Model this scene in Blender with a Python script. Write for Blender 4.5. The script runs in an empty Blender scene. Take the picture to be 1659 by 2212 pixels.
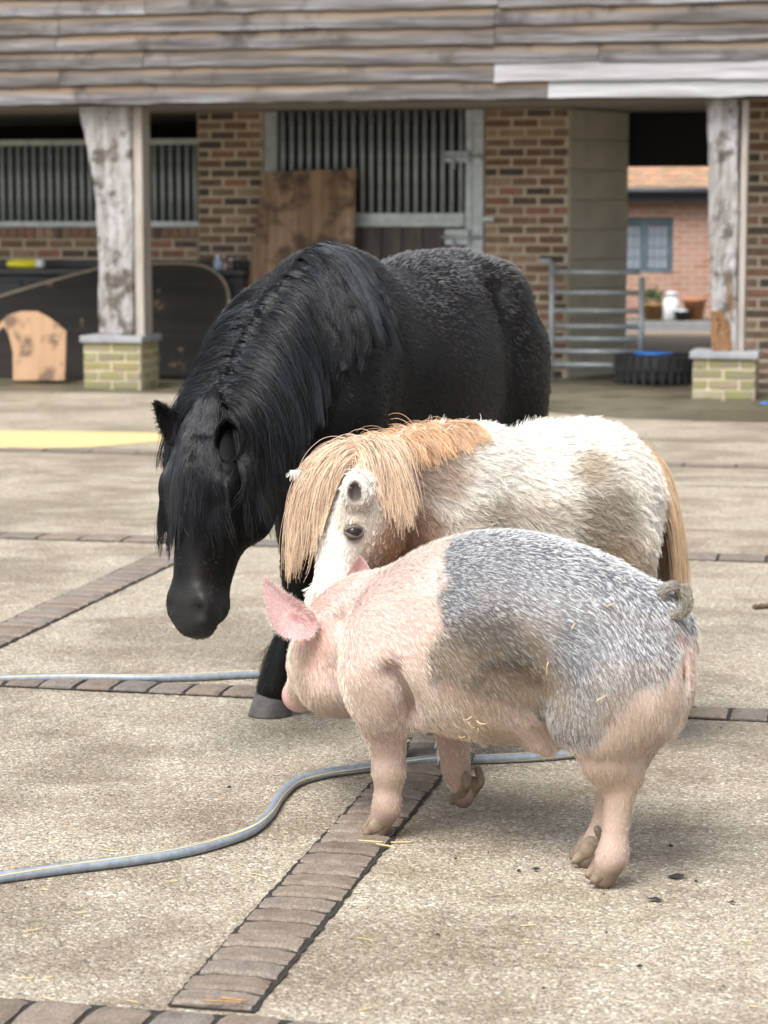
import bpy, bmesh, math, random
import numpy as np
from mathutils import Vector, Matrix

# ------------------------------------------------------------------ camera, sky, sun, exposure
CAM_H = 1.4
FV, CX, CY, YH = 4911.0, 829.5, 1106.0, 478.0      # focal length, centre and horizon on a 1659 x 2212 frame
PITCH = math.atan((CY - YH) / FV)
scene = bpy.context.scene
COL = scene.collection
cam_data = bpy.data.cameras.new("camera")
cam = bpy.data.objects.new("camera", cam_data)
COL.objects.link(cam)
cam.location = (0, 0, CAM_H)
cam.rotation_euler = (math.pi / 2 - PITCH, 0, 0)
cam_data.sensor_fit = 'HORIZONTAL'
cam_data.sensor_width = 36.0
cam_data.lens = FV / 1659.0 * 36.0
cam_data.clip_end = 500
cam_data.dof.use_dof = True
cam_data.dof.focus_distance = 5.35
cam_data.dof.aperture_fstop = 7.0
scene.camera = cam

SUN_EL, SUN_AZ = 56.0, 210.0       # azimuth from +Y towards +X: the light comes over the camera's left shoulder, high
world = bpy.data.worlds.new("World")
scene.world = world
world.use_nodes = True
wn = world.node_tree
wn.nodes.clear()
sky = wn.nodes.new("ShaderNodeTexSky")
sky.sky_type = 'NISHITA'
sky.sun_disc = False
sky.sun_elevation = math.radians(SUN_EL)
sky.sun_rotation = math.radians(SUN_AZ)
sky.air_density = 1.0
sky.dust_density = 4.0
hs_node = wn.nodes.new("ShaderNodeHueSaturation")
hs_node.inputs['Saturation'].default_value = 0.38
bg = wn.nodes.new("ShaderNodeBackground")
bg.inputs['Strength'].default_value = 0.105
wo = wn.nodes.new("ShaderNodeOutputWorld")
wn.links.new(sky.outputs[0], hs_node.inputs['Color'])
wn.links.new(hs_node.outputs[0], bg.inputs[0])
wn.links.new(bg.outputs[0], wo.inputs[0])

sun_d = bpy.data.lights.new("sun", 'SUN')
sun_d.energy = 1.5
sun_d.angle = math.radians(30)
sun_d.color = (1.0, 0.99, 0.975)
sun = bpy.data.objects.new("sun", sun_d)
COL.objects.link(sun)
_az, _el = math.radians(SUN_AZ), math.radians(SUN_EL)
sun_dir = Vector((math.sin(_az) * math.cos(_el), math.cos(_az) * math.cos(_el), math.sin(_el)))
sun.rotation_euler = sun_dir.to_track_quat('Z', 'Y').to_euler()
sun.location = (0, 0, 20)

scene.view_settings.view_transform = 'Standard'
scene.view_settings.look = 'None'
scene.view_settings.gamma = 1.0
scene.view_settings.use_curve_mapping = False
scene.view_settings.exposure = 1.42
scene.cycles.max_bounces = 6
scene.cycles.diffuse_bounces = 3
scene.cycles.glossy_bounces = 3
scene.cycles.transparent_max_bounces = 8

rng = np.random.default_rng(7)
random.seed(7)

# ------------------------------------------------------------------ geometry helpers
_F = np.array([0, math.cos(PITCH), -math.sin(PITCH)])
_U = np.array([0, math.sin(PITCH), math.cos(PITCH)])
_R = np.array([1.0, 0, 0])
_C = np.array([0, 0, CAM_H])
def ray(u, v): return _F * FV + _R * (u - CX) + _U * (CY - v)
def ground(u, v, z=0.0):
    r = ray(u, v); return _C + r * ((z - CAM_H) / r[2])
def at(u, v, Y):
    r = ray(u, v); return _C + r * (Y / r[1])
def proj(P):
    d = np.asarray(P, float) - _C
    z = d @ _F
    return CX + FV * (d @ _R) / z, CY - FV * (d @ _U) / z

def tag(o, label=None, cat=None, group=None, kind=None):
    if label: o["label"] = label
    if cat: o["category"] = cat
    if group: o["group"] = group
    if kind: o["kind"] = kind
    return o
def empty(name, loc=(0, 0, 0), rz=0.0, parent=None):
    o = bpy.data.objects.new(name, None)
    COL.objects.link(o)
    o.location = loc; o.rotation_euler = (0, 0, rz)
    o.empty_display_size = 0.1
    if parent: o.parent = parent
    return o
def link(name, me, material=None, parent=None, loc=(0, 0, 0), rot=(0, 0, 0)):
    o = bpy.data.objects.new(name, me)
    COL.objects.link(o)
    if material is not None and len(me.materials) == 0: me.materials.append(material)
    o.location = loc; o.rotation_euler = rot
    if parent: o.parent = parent
    return o
def mesh(name, verts, faces, smooth=False):
    me = bpy.data.meshes.new(name)
    me.from_pydata([tuple(map(float, v)) for v in verts], [], [tuple(int(i) for i in f) for f in faces])
    me.update()
    if smooth: me.polygons.foreach_set("use_smooth", [True] * len(me.polygons))
    return me
def bm_mesh(name, bm, smooth=False):
    me = bpy.data.meshes.new(name)
    bmesh.ops.recalc_face_normals(bm, faces=bm.faces)
    bm.to_mesh(me); bm.free()
    if smooth: me.polygons.foreach_set("use_smooth", [True] * len(me.polygons))
    return me
def box_mesh(name, sx, sy, sz, bev=0.0, seg=1, jit=0.0, c=(0, 0, 0)):
    bm = bmesh.new()
    bmesh.ops.create_cube(bm, size=1.0)
    for v in bm.verts:
        v.co = Vector((v.co.x * sx, v.co.y * sy, v.co.z * sz))
        if jit: v.co += Vector((random.uniform(-jit, jit), random.uniform(-jit, jit), random.uniform(-jit, jit)))
    if bev: bmesh.ops.bevel(bm, geom=bm.edges[:], offset=bev, segments=seg, affect='EDGES', profile=0.6)
    for v in bm.verts: v.co += Vector(c)
    return bm_mesh(name, bm)
def box(name, x0, x1, y0, y1, z0, z1, material, parent=None, bev=0.0, seg=1, jit=0.0):
    c = ((x0 + x1) / 2, (y0 + y1) / 2, (z0 + z1) / 2)
    return link(name, box_mesh(name, abs(x1 - x0), abs(y1 - y0), abs(z1 - z0), bev, seg, jit), material, parent, c)
def tube_mesh(name, pts, r, n=10, caps=True, smooth=True):
    pts = [np.asarray(p, float) for p in pts]
    rs = r if hasattr(r, '__len__') else [r] * len(pts)
    vs, fs = [], []
    prev = None
    for i, p in enumerate(pts):
        t = pts[min(i + 1, len(pts) - 1)] - pts[max(i - 1, 0)]
        t = t / (np.linalg.norm(t) + 1e-9)
        a = prev if prev is not None else (np.array([0, 0, 1.0]) if abs(t[2]) < 0.9 else np.array([1.0, 0, 0]))
        a = a - t * (a @ t); a /= np.linalg.norm(a); prev = a
        b = np.cross(t, a)
        for k in range(n):
            w = 2 * math.pi * k / n
            vs.append(p + rs[i] * (math.cos(w) * a + math.sin(w) * b))
    for i in range(len(pts) - 1):
        for k in range(n):
            k2 = (k + 1) % n
            fs.append((i * n + k, i * n + k2, (i + 1) * n + k2, (i + 1) * n + k))
    if caps:
        fs.append(tuple(range(n))[::-1]); fs.append(tuple((len(pts) - 1) * n + k for k in range(n)))
    return mesh(name, vs, fs, smooth)
def extrude_poly(name, poly, depth, bev=0.0, axis='y'):
    """poly = (x, z) outline, extruded along +y by depth"""
    bm = bmesh.new()
    a = [bm.verts.new((x, 0, z)) for x, z in poly]
    f = bm.faces.new(a)
    r = bmesh.ops.extrude_face_region(bm, geom=[f])
    for g in r['geom']:
        if isinstance(g, bmesh.types.BMVert): g.co.y += depth
    if bev: bmesh.ops.bevel(bm, geom=[e for e in bm.edges], offset=bev, segments=1, affect='EDGES')
    return bm_mesh(name, bm)
def spline(pts, n=8):
    """Catmull-Rom through the rows of pts"""
    P = np.asarray(pts, float)
    Q = np.vstack([2 * P[0] - P[1], P, 2 * P[-1] - P[-2]])
    out = []
    for i in range(1, len(Q) - 2):
        for k in range(n):
            t = k / n
            a, b, c, d = Q[i - 1], Q[i], Q[i + 1], Q[i + 2]
            out.append(0.5 * (2 * b + (c - a) * t + (2 * a - 5 * b + 4 * c - d) * t * t + (3 * b - a - 3 * c + d) * t ** 3))
    out.append(P[-1])
    return np.array(out)

def norm(v): return v / (np.linalg.norm(v, axis=-1, keepdims=True) + 1e-9)

# ------------------------------------------------------------------ material helpers
class Mat:
    def __init__(s, name):
        s.m = bpy.data.materials.new(name); s.m.use_nodes = True
        s.nt = s.m.node_tree; s.b = s.nt.nodes["Principled BSDF"]
    def n(s, typ, ins=None, **props):
        nd = s.nt.nodes.new("ShaderNode" + typ)
        for k, v in props.items(): setattr(nd, k, v)
        for k, v in (ins or {}).items():
            s.put(nd.inputs[k], v)
        return nd
    def put(s, sock, v):
        if isinstance(v, bpy.types.NodeSocket): s.nt.links.new(v, sock)
        elif isinstance(v, bpy.types.Node): s.nt.links.new(v.outputs[0], sock)
        else:
            if hasattr(sock.default_value, '__len__') and hasattr(v, '__len__') and len(v) == 3 and len(sock.default_value) == 4: v = (*v, 1)
            sock.default_value = v
    def set(s, **kw):
        for k, v in kw.items(): s.put(s.b.inputs[k.replace('_', ' ')], v)
        return s
    def coord(s, out='Object', scale=(1, 1, 1), loc=(0, 0, 0), rot=(0, 0, 0)):
        tc = s.n('TexCoord')
        return s.n('Mapping', {'Vector': tc.outputs[out], 'Scale': scale, 'Location': loc, 'Rotation': rot}).outputs[0]
    def noise(s, vec, scale, detail=4, rough=0.55, dist=0.0):
        return s.n('TexNoise', {'Vector': vec, 'Scale': scale, 'Detail': detail, 'Roughness': rough, 'Distortion': dist}).outputs[0]
    def ramp(s, fac, stops, interp='LINEAR'):
        r = s.n('ValToRGB', {'Fac': fac})
        cr = r.color_ramp; cr.interpolation = interp
        while len(cr.elements) < len(stops): cr.elements.new(0.5)
        for e, (p, c) in zip(cr.elements, stops):
            e.position = p; e.color = (*c, 1) if hasattr(c, '__len__') else (c, c, c, 1)
        return r.outputs[0]
    def mix(s, fac, a, b, mode='MIX'):
        r = s.n('Mix', data_type='RGBA', blend_type=mode)
        s.put(r.inputs[0], fac); s.put(r.inputs[6], a); s.put(r.inputs[7], b)
        return r.outputs[2]
    def math(s, op, a, b=0.5, clamp=False):
        r = s.n('Math', operation=op, use_clamp=clamp)
        s.put(r.inputs[0], a); s.put(r.inputs[1], b)
        return r.outputs[0]
    def bump(s, h, strength=0.3, dist=0.01, normal=None):
        r = s.n('Bump', {'Height': h, 'Strength': strength, 'Distance': dist})
        if normal is not None: s.put(r.inputs['Normal'], normal)
        return r.outputs[0]
    def rnd(s): return s.n('ObjectInfo').outputs['Random']
# ------------------------------------------------------------------ the yard
GA = math.radians(-12.4)                      # the yard's grid and the stable front are turned by this much
GX = np.array([math.cos(GA), math.sin(GA), 0]); GY = np.array([-math.sin(GA), math.cos(GA), 0])

def concrete_material(name, dark=1.0, tint=(1, 1, 1), wet=0.5):
    m = Mat(name)
    co = m.coord()
    v1 = m.n('TexVoronoi', {'Vector': co, 'Scale': 135.0, 'Randomness': 1.0})
    v2 = m.n('TexVoronoi', {'Vector': co, 'Scale': 280.0, 'Randomness': 1.0})
    stone = m.ramp(m.n('SeparateColor', {'Color': v1.outputs['Color']}).outputs[0],
                   [(0.0, (.085, .073, .060)), (.12, (.16, .136, .106)), (.36, (.24, .206, .158)), (.62, (.30, .262, .205)), (.84, (.37, .330, .268)), (.97, (.56, .53, .47))])
    grit = m.ramp(m.n('SeparateColor', {'Color': v2.outputs['Color']}).outputs[1],
                  [(0.0, (.06, .052, .042)), (.3, (.18, .152, .115)), (.75, (.30, .262, .20)), (1, (.48, .44, .37))])
    c = m.mix(m.ramp(m.noise(co, 90, 2), [(.38, 0), (.62, 1)]), stone, grit)
    big = m.noise(co, 0.9, 5, .6)
    mid = m.noise(m.coord(scale=(1.0, 1.6, 1)), 3.2, 5, .65)
    c = m.mix(m.ramp(mid, [(.35, 0), (.75, .55)]), c, m.mix(1.0, c, (.74, .69, .62), 'MULTIPLY'))
    wetm = m.ramp(m.math('ADD', m.math('MULTIPLY', big, .75), m.math('MULTIPLY', mid, .35)), [(.50, 0), (.62, 1)])
    c = m.mix(m.math('MULTIPLY', wetm, wet), c, m.mix(1.0, c, (.64, .61, .57), 'MULTIPLY'))
    c = m.mix(1.0, c, tuple(t * dark for t in tint), 'MULTIPLY')
    h = m.math('SUBTRACT', 1.0, v1.outputs['Distance'])
    nrm = m.bump(m.math('ADD', h, m.math('MULTIPLY', m.math('SUBTRACT', 1.0, v2.outputs['Distance']), .5)), .7, .004)
    m.set(Base_Color=c, Roughness=m.ramp(wetm, [(0, .74), (1, .74 - .42 * wet)]), Normal=nrm)
    m.b.inputs['Specular IOR Level'].default_value = 0.4
    return m.m

MAT_CONC = concrete_material("yard_concrete", 1.30, (.985, .985, .96), .7)
MAT_SLAB = concrete_material("damp_concrete", .50, (.93, .97, .80), 1.0)
MAT_ROAD = concrete_material("far_paving", 1.2, (1.05, .95, .88), .2)

yard_me = mesh("yard", [(-150, -20, 0), (150, -20, 0), (150, 300, 0), (-150, 300, 0)], [(0, 1, 2, 3)])
yard = tag(link("concrete_yard", yard_me, MAT_CONC), "pale exposed aggregate concrete yard with damp patches", kind="structure")

def paver_material():
    m = Mat("paver")
    r = m.rnd()
    co = m.coord('Object', loc=(0, 0, 0))
    off = m.n('VectorMath', {0: co, 1: m.n('CombineXYZ', {'X': m.math('MULTIPLY', r, 37.0), 'Y': m.math('MULTIPLY', r, 91.0)}).outputs[0]}, operation='ADD').outputs[0]
    base = m.ramp(r, [(0, (.20, .165, .130)), (.25, (.27, .215, .165)), (.5, (.235, .205, .175)), (.75, (.30, .24, .185)), (1, (.195, .178, .160))])
    n1 = m.noise(off, 170, 4, .8)
    n2 = m.noise(off, 22, 5, .65)
    c = m.mix(m.ramp(n1, [(.38, .0), (.62, .9)]), base, m.mix(1.0, base, (.38, .35, .33), 'MULTIPLY'))
    c = m.mix(m.ramp(n1, [(.58, 0), (.8, .6)]), c, (.36, .31, .25))
    c = m.mix(m.ramp(n2, [(.45, 0), (.75, .75)]), c, m.mix(1.0, c, (.52, .48, .45), 'MULTIPLY'))
    m.set(Base_Color=c, Roughness=m.ramp(n2, [(.3, .78), (.8, .5)]), Normal=m.bump(m.math('ADD', n1, m.math('MULTIPLY', n2, 1.4)), .55, .003))
    return m.m
MAT_PAVER = paver_material()
mj = Mat("joint_dirt"); _c = mj.coord()
mj.set(Base_Color=mj.ramp(mj.noise(_c, 60, 4), [(.3, (.012, .010, .008)), (.75, (.035, .030, .023))]), Roughness=.9, Normal=mj.bump(mj.noise(_c, 150, 3), .7, .006))
MAT_JOINT = mj.m

def paver_block(lx, ly, seed):
    """a worn concrete block: subdivided edges, slightly ragged, rounded top"""
    rr = random.Random(seed)
    bm = bmesh.new()
    nx, ny = 7, 5
    top = {}
    for i in range(nx + 1):
        for j in range(ny + 1):
            x = (i / nx - .5) * lx; y = (j / ny - .5) * ly
            e = (i in (0, nx)) + (j in (0, ny))
            if i in (0, nx): x += rr.uniform(-.0018, .0018)
            if j in (0, ny): y += rr.uniform(-.0018, .0018)
            z = .0135 + rr.uniform(-.0007, .0007) - .005 * e
            top[i, j] = bm.verts.new((x, y, z))
    for i in range(nx):
        for j in range(ny):
            bm.faces.new((top[i, j], top[i + 1, j], top[i + 1, j + 1], top[i, j + 1]))
    rim = [top[i, 0] for i in range(nx)] + [top[nx, j] for j in range(ny)] + [top[i, ny] for i in range(nx, 0, -1)] + [top[0, j] for j in range(ny, 0, -1)]
    low = [bm.verts.new((v.co.x * 1.018, v.co.y * 1.018, -.02)) for v in rim]
    for k in range(len(rim)):
        k2 = (k + 1) % len(rim)
        bm.faces.new((rim[k2], rim[k], low[k], low[k2]))
    return bm_mesh("paver", bm)

def strip(name, label, p0, along, length, width, pitch, variants=5, gap=.0135, start=0.0):
    """a band of paving blocks from p0 running along; p0 = centre of its near end"""
    p0 = np.array([p0[0], p0[1], 0.0]); along = np.array([*along[:2], 0.0]); side = np.array([-along[1], along[0], 0])
    root = empty(name, (p0[0], p0[1], 0), math.atan2(along[1], along[0]))
    tag(root, label, kind="structure")
    w = width / 2 + .001
    # ragged bed so that the dark joint beside the blocks is uneven
    k = int(length / .02)
    vs, fs = [], []
    for i in range(k + 1):
        x = i * length / k
        vs += [(x, -w - random.uniform(0, .007), .004), (x, w + random.uniform(0, .007), .004)]
        if i: fs.append((2 * i - 2, 2 * i, 2 * i + 1, 2 * i - 1))
    link("joint_bed", mesh("joint_bed", vs, fs), MAT_JOINT, root)
    blocks = [paver_block(pitch - gap, width - gap * .6, 100 + q) for q in range(variants)]
    nb = int((length - start) / pitch)
    for q in range(nb):
        link("paver", blocks[random.randrange(variants)], MAT_PAVER, root,
             (start + (q + .5) * pitch, random.uniform(-.003, .003), random.uniform(-.002, .001)),
             (random.uniform(-.008, .008), random.uniform(-.008, .008), random.uniform(-.012, .012)))
    return root

# bands parallel to the stable front (s...) and bands square to it (d...)
def gpt(u, v): return ground(u, v)
_l, _r = gpt(358, 2179), gpt(542.8, 2196.5)
d1c = (_l + _r) / 2
d1 = strip("paver_band", "band of worn brown paving blocks running from the foreground under the pig", d1c + GY * .010, GY, 2.62, .158, .0845)
_a = gpt(0, 2159) - GX * .2
strip("paver_band", "band of brown paving blocks along the bottom edge of the yard", _a - GY * .086, GX, 2.6, .158, .117, start=.035)
_a = (gpt(0, 1484.5)) - GX * .25
strip("paver_band", "band of grey paving blocks beside the straight hose and the black hoof", _a + GY * .078, GX, 2.9, .150, .115, start=.02)
_a = (gpt(0, 1398) + gpt(0, 1350)) / 2
strip("paver_band", "band of grey paving blocks leading away beside the black horse's head", gpt(0, 1374) - GY * .6 , GY, 3.05, .17, .095)
_a = gpt(0, 1157) - GX * .4
strip("paver_band", "blurred band of grey paving blocks behind the black horse's head", _a, GX, 4.4, .19, .20)
_a = gpt(0, 972) - GX * .3
strip("paver_band", "thin grey paving band beyond the yellow paint", _a, GX, 5.6, .16, .30)

# shuttering joints in the slab, as thin dark dirt lines
def dirt_line(p, q, w):
    p, q = np.asarray(p), np.asarray(q); d = (q - p) / np.linalg.norm(q - p); s = np.array([-d[1], d[0], 0]) * w / 2
    z = np.array([0, 0, .003])
    return link("slab_joint", mesh("slab_joint", [p - s + z, q - s + z, q + s + z, p + s + z], [(0, 1, 2, 3)]), MAT_JOINT, yard)
for (u0, v0, u1, v1, w) in ((1180, 996, 1700, 1003, .10), (1480, 1050, 1700, 1052, .012), (1150, 945, 1700, 950, .02)):
    dirt_line(ground(u0, v0), ground(u0, v0) + GX * 3.2, w)

# faded yellow paint wedge
my = Mat("yellow_paint"); _c = my.coord()
my.set(Base_Color=my.mix(my.ramp(my.noise(_c, 25, 5, .7), [(.45, 0), (.75, .7)]), (.58, .44, .20), (.36, .30, .20)), Roughness=.6)
pts = [ground(u, v, .004) for u, v in ((-60, 928), (350, 935), (362, 952), (200, 966), (-60, 971))]
tag(link("yellow_marking", mesh("yellow_marking", pts, [(0, 1, 2, 3, 4)][0:1] and [(4, 3, 2, 1, 0)]), my.m), "faded yellow paint stripe on the yard", kind="structure")
# ------------------------------------------------------------------ the stable block
B0 = np.array([0.2, 18.45, 0.0])
def bw(s, d, z=0.0): return B0 + GX * s + GY * d + np.array([0, 0, z])
def bp(u, v, D):
    """pixel -> (s, z) on the facade-parallel plane at depth D"""
    r = ray(u, v)
    t = ((B0 - _C) @ GY + D) / (r @ GY)
    P = _C + r * t
    return (P - B0) @ GX, P[2]
def bps(u, D, v=600): return bp(u, v, D)[0]
def bpz(v, D, u=829): return bp(u, v, D)[1]

def wood_material(name, stops, grain_axis='X', scale=1.0, rough=.8, topfade=None, bump=.5, patch=None):
    m = Mat(name)
    r = m.rnd()
    tc = m.n('TexCoord').outputs['Object']
    off = m.n('VectorMath', {0: tc, 1: m.n('CombineXYZ', {'X': m.math('MULTIPLY', r, 53.0), 'Y': m.math('MULTIPLY', r, 17.0), 'Z': m.math('MULTIPLY', r, 29.0)}).outputs[0]}, operation='ADD').outputs[0]
    sc = {'X': (.55, 8, 13), 'Z': (22, 22, 1.4)}[grain_axis]
    mp = m.n('Mapping', {'Vector': off, 'Scale': tuple(q * scale for q in sc)}).outputs[0]
    g = m.noise(mp, 2.2, 6, .7, .6)
    mp2 = m.n('Mapping', {'Vector': off, 'Scale': tuple(q * scale for q in ({'X': (.45, 3, 6), 'Z': (5, 5, .9)}[grain_axis]))}).outputs[0]
    g2 = m.noise(mp2, 1.7, 4, .6, .3)
    c = m.ramp(m.math('ADD', m.math('MULTIPLY', g, .55), m.math('MULTIPLY', g2, .5)), stops)
    c = m.mix(m.ramp(r, [(0, .0), (1, .45)]), c, m.mix(1.0, c, (.72, .68, .66), 'MULTIPLY'))
    if topfade:
        z = m.n('SeparateXYZ', {'Vector': tc}).outputs['Z']
        f = m.ramp(m.math('ADD', m.math('MULTIPLY', z, 1.0), m.math('MULTIPLY', g2, .09)), [(topfade[0], 0), (topfade[1], 1)])
        c = m.mix(m.math('MULTIPLY', f, m.ramp(g2, [(.3, .35), (.6, 1)])), c, topfade[2])
    if patch:
        c = m.mix(m.ramp(m.noise(off, patch[0], 4, .6), [(patch[1], 0), (patch[2], .9)]), c, patch[3])
    m.set(Base_Color=c, Roughness=rough, Normal=m.bump(g, bump, .02))
    return m.m
GREY_OAK = [(.34, (.016, .013, .011)), (.46, (.058, .050, .045)), (.56, (.125, .120, .118)), (.70, (.28, .29, .31))]
MAT_BOARD = wood_material("weathered_board", GREY_OAK, 'X', 1.0, .75, (.015, .060, (.19, .130, .082)), .5, (3.0, .54, .68, (.030, .024, .020)))
MAT_PALE_BOARD = wood_material("pale_board", [(.28, (.11, .10, .10)), (.45, (.24, .235, .24)), (.7, (.44, .44, .46))], 'X', 1.0, .75)
MAT_OAK = wood_material("weathered_oak", [(.28, (.06, .05, .042)), (.40, (.22, .195, .17)), (.55, (.40, .39, .385)), (.75, (.62, .62, .63))], 'Z', 1.3, .85, None, 1.0, (7, .52, .64, (.085, .066, .052)))
MAT_OAK_SIDE = wood_material("oak_cheek", [(.28, (.16, .13, .11)), (.5, (.36, .32, .28)), (.75, (.50, .46, .42))], 'Z', 1.0, .85)
MAT_ROT = wood_material("rotten_oak", [(.28, (.05, .03, .02)), (.5, (.25, .125, .055)), (.75, (.42, .25, .12))], 'Z', 2.0, .9, None, 1.0)
MAT_PLANK = wood_material("dark_plank", [(.28, (.035, .03, .027)), (.5, (.075, .064, .056)), (.75, (.14, .12, .105))], 'Z', 1.0, .8)

def brick_material():
    m = Mat("brick")
    r = m.rnd()
    c = m.ramp(r, [(0, (.17, .105, .072)), (.18, (.235, .155, .108)), (.34, (.115, .082, .066)), (.46, (.26, .135, .092)), (.58, (.21, .14, .098)), (.72, (.075, .062, .056)), (.82, (.33, .225, .15)), (.95, (.31, .155, .105))], 'CONSTANT')
    co = m.coord()
    off = m.n('VectorMath', {0: co, 1: m.n('CombineXYZ', {'X': m.math('MULTIPLY', r, 53.0), 'Z': m.math('MULTIPLY', r, 29.0)}).outputs[0]}, operation='ADD').outputs[0]
    n = m.noise(off, 14, 5, .65)
    c = m.mix(m.ramp(n, [(.35, 0), (.7, .7)]), c, m.mix(1.0, c, (.55, .5, .5), 'MULTIPLY'))
    c = m.mix(m.ramp(m.noise(off, 45, 3), [(.58, 0), (.75, .4)]), c, (.40, .31, .22))
    m.set(Base_Color=c, Roughness=.88, Normal=m.bump(m.noise(off, 90, 4), .4, .006))
    return m.m
MAT_BRICK = brick_material()
mm = Mat("mortar"); _c = mm.coord()
mm.set(Base_Color=mm.ramp(mm.noise(_c, 9, 5), [(.3, (.40, .335, .24)), (.7, (.54, .465, .35))]), Roughness=.95, Normal=mm.bump(mm.noise(_c, 120, 3), .4, .004))
MAT_MORTAR = mm.m
mm = Mat("mossy_brick"); _r = mm.rnd(); _c = mm.coord()
_off = mm.n('VectorMath', {0: _c, 1: mm.n('CombineXYZ', {'X': mm.math('MULTIPLY', _r, 53.0), 'Z': mm.math('MULTIPLY', _r, 29.0)}).outputs[0]}, operation='ADD').outputs[0]
_b = mm.ramp(_r, [(0, (.26, .21, .145)), (.3, (.31, .27, .20)), (.55, (.20, .17, .12)), (.8, (.30, .205, .14))], 'CONSTANT')
_b = mm.mix(mm.ramp(mm.noise(_off, 7, 5, .65), [(.38, 0), (.66, .85)]), _b, (.20, .215, .055))
mm.set(Base_Color=_b, Roughness=.9, Normal=mm.bump(mm.noise(_off, 60, 4), .5, .006))
MAT_MOSSBRICK = mm.m

def plain(name, col, rough=.5, metal=0.0, var=.25, scale=8.0, bump=0.0, spec=.5):
    m = Mat(name); c = m.coord()
    n = m.noise(c, scale, 5, .62)
    col = np.array(col)
    m.set(Base_Color=m.ramp(n, [(.3, tuple(col * (1 - var))), (.7, tuple(np.minimum(col * (1 + var), 1)))]), Roughness=rough, Metallic=metal)
    m.b.inputs['Specular IOR Level'].default_value = spec
    if bump: m.set(Normal=m.bump(m.noise(c, scale * 6, 4), bump, .01))
    return m.m
MAT_GALV = plain("galvanised_steel", (.40, .44, .45), .48, .35, .22, 14)
MAT_GALV_DULL = plain("dull_steel", (.34, .37, .36), .55, .25, .25, 10)
MAT_BAR = plain("steel_bar", (.30, .335, .335), .5, .3, .25, 6)
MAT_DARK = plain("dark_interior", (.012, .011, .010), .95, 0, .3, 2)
MAT_RENDER = plain("painted_block", (.46, .43, .35), .85, 0, .18, 3, .15)
MAT_LEAD = plain("lead_cap", (.27, .275, .29), .6, .1, .2, 9)

stable = empty("stable_building", tuple(B0), GA)
tag(stable, "long brick stable with weathered board cladding over an open oak posted front", "building")

# --- weatherboards: every board its own piece, lapped, uneven lower edge
ZF = bpz(218, 0.0, 829)                 # underside of the cladding
EXPO = .143
def board_mesh(name, L, h, seed):
    rr = np.random.default_rng(seed)
    n = max(4, int(L / .12))
    x = np.linspace(-L / 2, L / 2, n + 1)
    wav = np.interp(x, np.linspace(-L / 2, L / 2, max(3, int(L / .35))), rr.normal(0, .0055, max(3, int(L / .35)))) + rr.normal(0, .003, n + 1)
    vs, fs = [], []
    for i in range(n + 1):
        b = wav[i]
        vs += [(x[i], -.044, b - h / 2), (x[i], -.006, h / 2), (x[i], .004, h / 2), (x[i], -.012, b - h / 2)]
    for i in range(n):
        a, c = 4 * i, 4 * i + 4
        for k in range(4):
            fs.append((a + k, a + (k + 1) % 4, c + (k + 1) % 4, c + k))
    fs += [(0, 3, 2, 1), (4 * n, 4 * n + 1, 4 * n + 2, 4 * n + 3)]
    return mesh(name, vs, [f[::-1] for f in fs])
S_L, S_R = bps(0, 0) - 3.4, bps(1659, 0) + 3.0
joints = {0: [bps(1182, 0)], 1: [bps(140, 0), bps(1067, 0)], 2: [bps(320, 0), bps(1290, 0)], 3: [bps(135, 0), bps(1067, 0)], 4: [bps(140, 0), bps(1067, 0)],
          5: [bps(325, 0), bps(1075, 0)], 6: [bps(600, 0), bps(1400, 0)], 7: [bps(200, 0), bps(1060, 0)]}
for row, js in joints.items():
    e = [S_L] + js + [S_R]
    for k in range(len(e) - 1):
        L = e[k + 1] - e[k] - .006
        h = EXPO + .045
        pale = (row == 1 and k == 2) or (row == 0 and k == 1)
        dz = random.uniform(-.009, .009)
        link("weatherboard", board_mesh("weatherboard", L, h, row * 10 + k), MAT_PALE_BOARD if pale else MAT_BOARD, stable,
             ((e[k] + e[k + 1]) / 2, -.02 - random.uniform(0, .004) - (.014 if pale else 0), ZF + row * EXPO + h / 2 + dz), (0, random.uniform(-.0015, .0015), 0))
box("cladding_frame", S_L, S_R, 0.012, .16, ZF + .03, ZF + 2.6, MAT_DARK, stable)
box("soffit", S_L - 2, S_R + 3, .165, 9.0, ZF + .04, ZF + .12, MAT_OAK_SIDE, stable)
box("lintel_beam", S_L, S_R, .06, .30, ZF + .004, ZF + .036, MAT_PLANK, stable)

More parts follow.
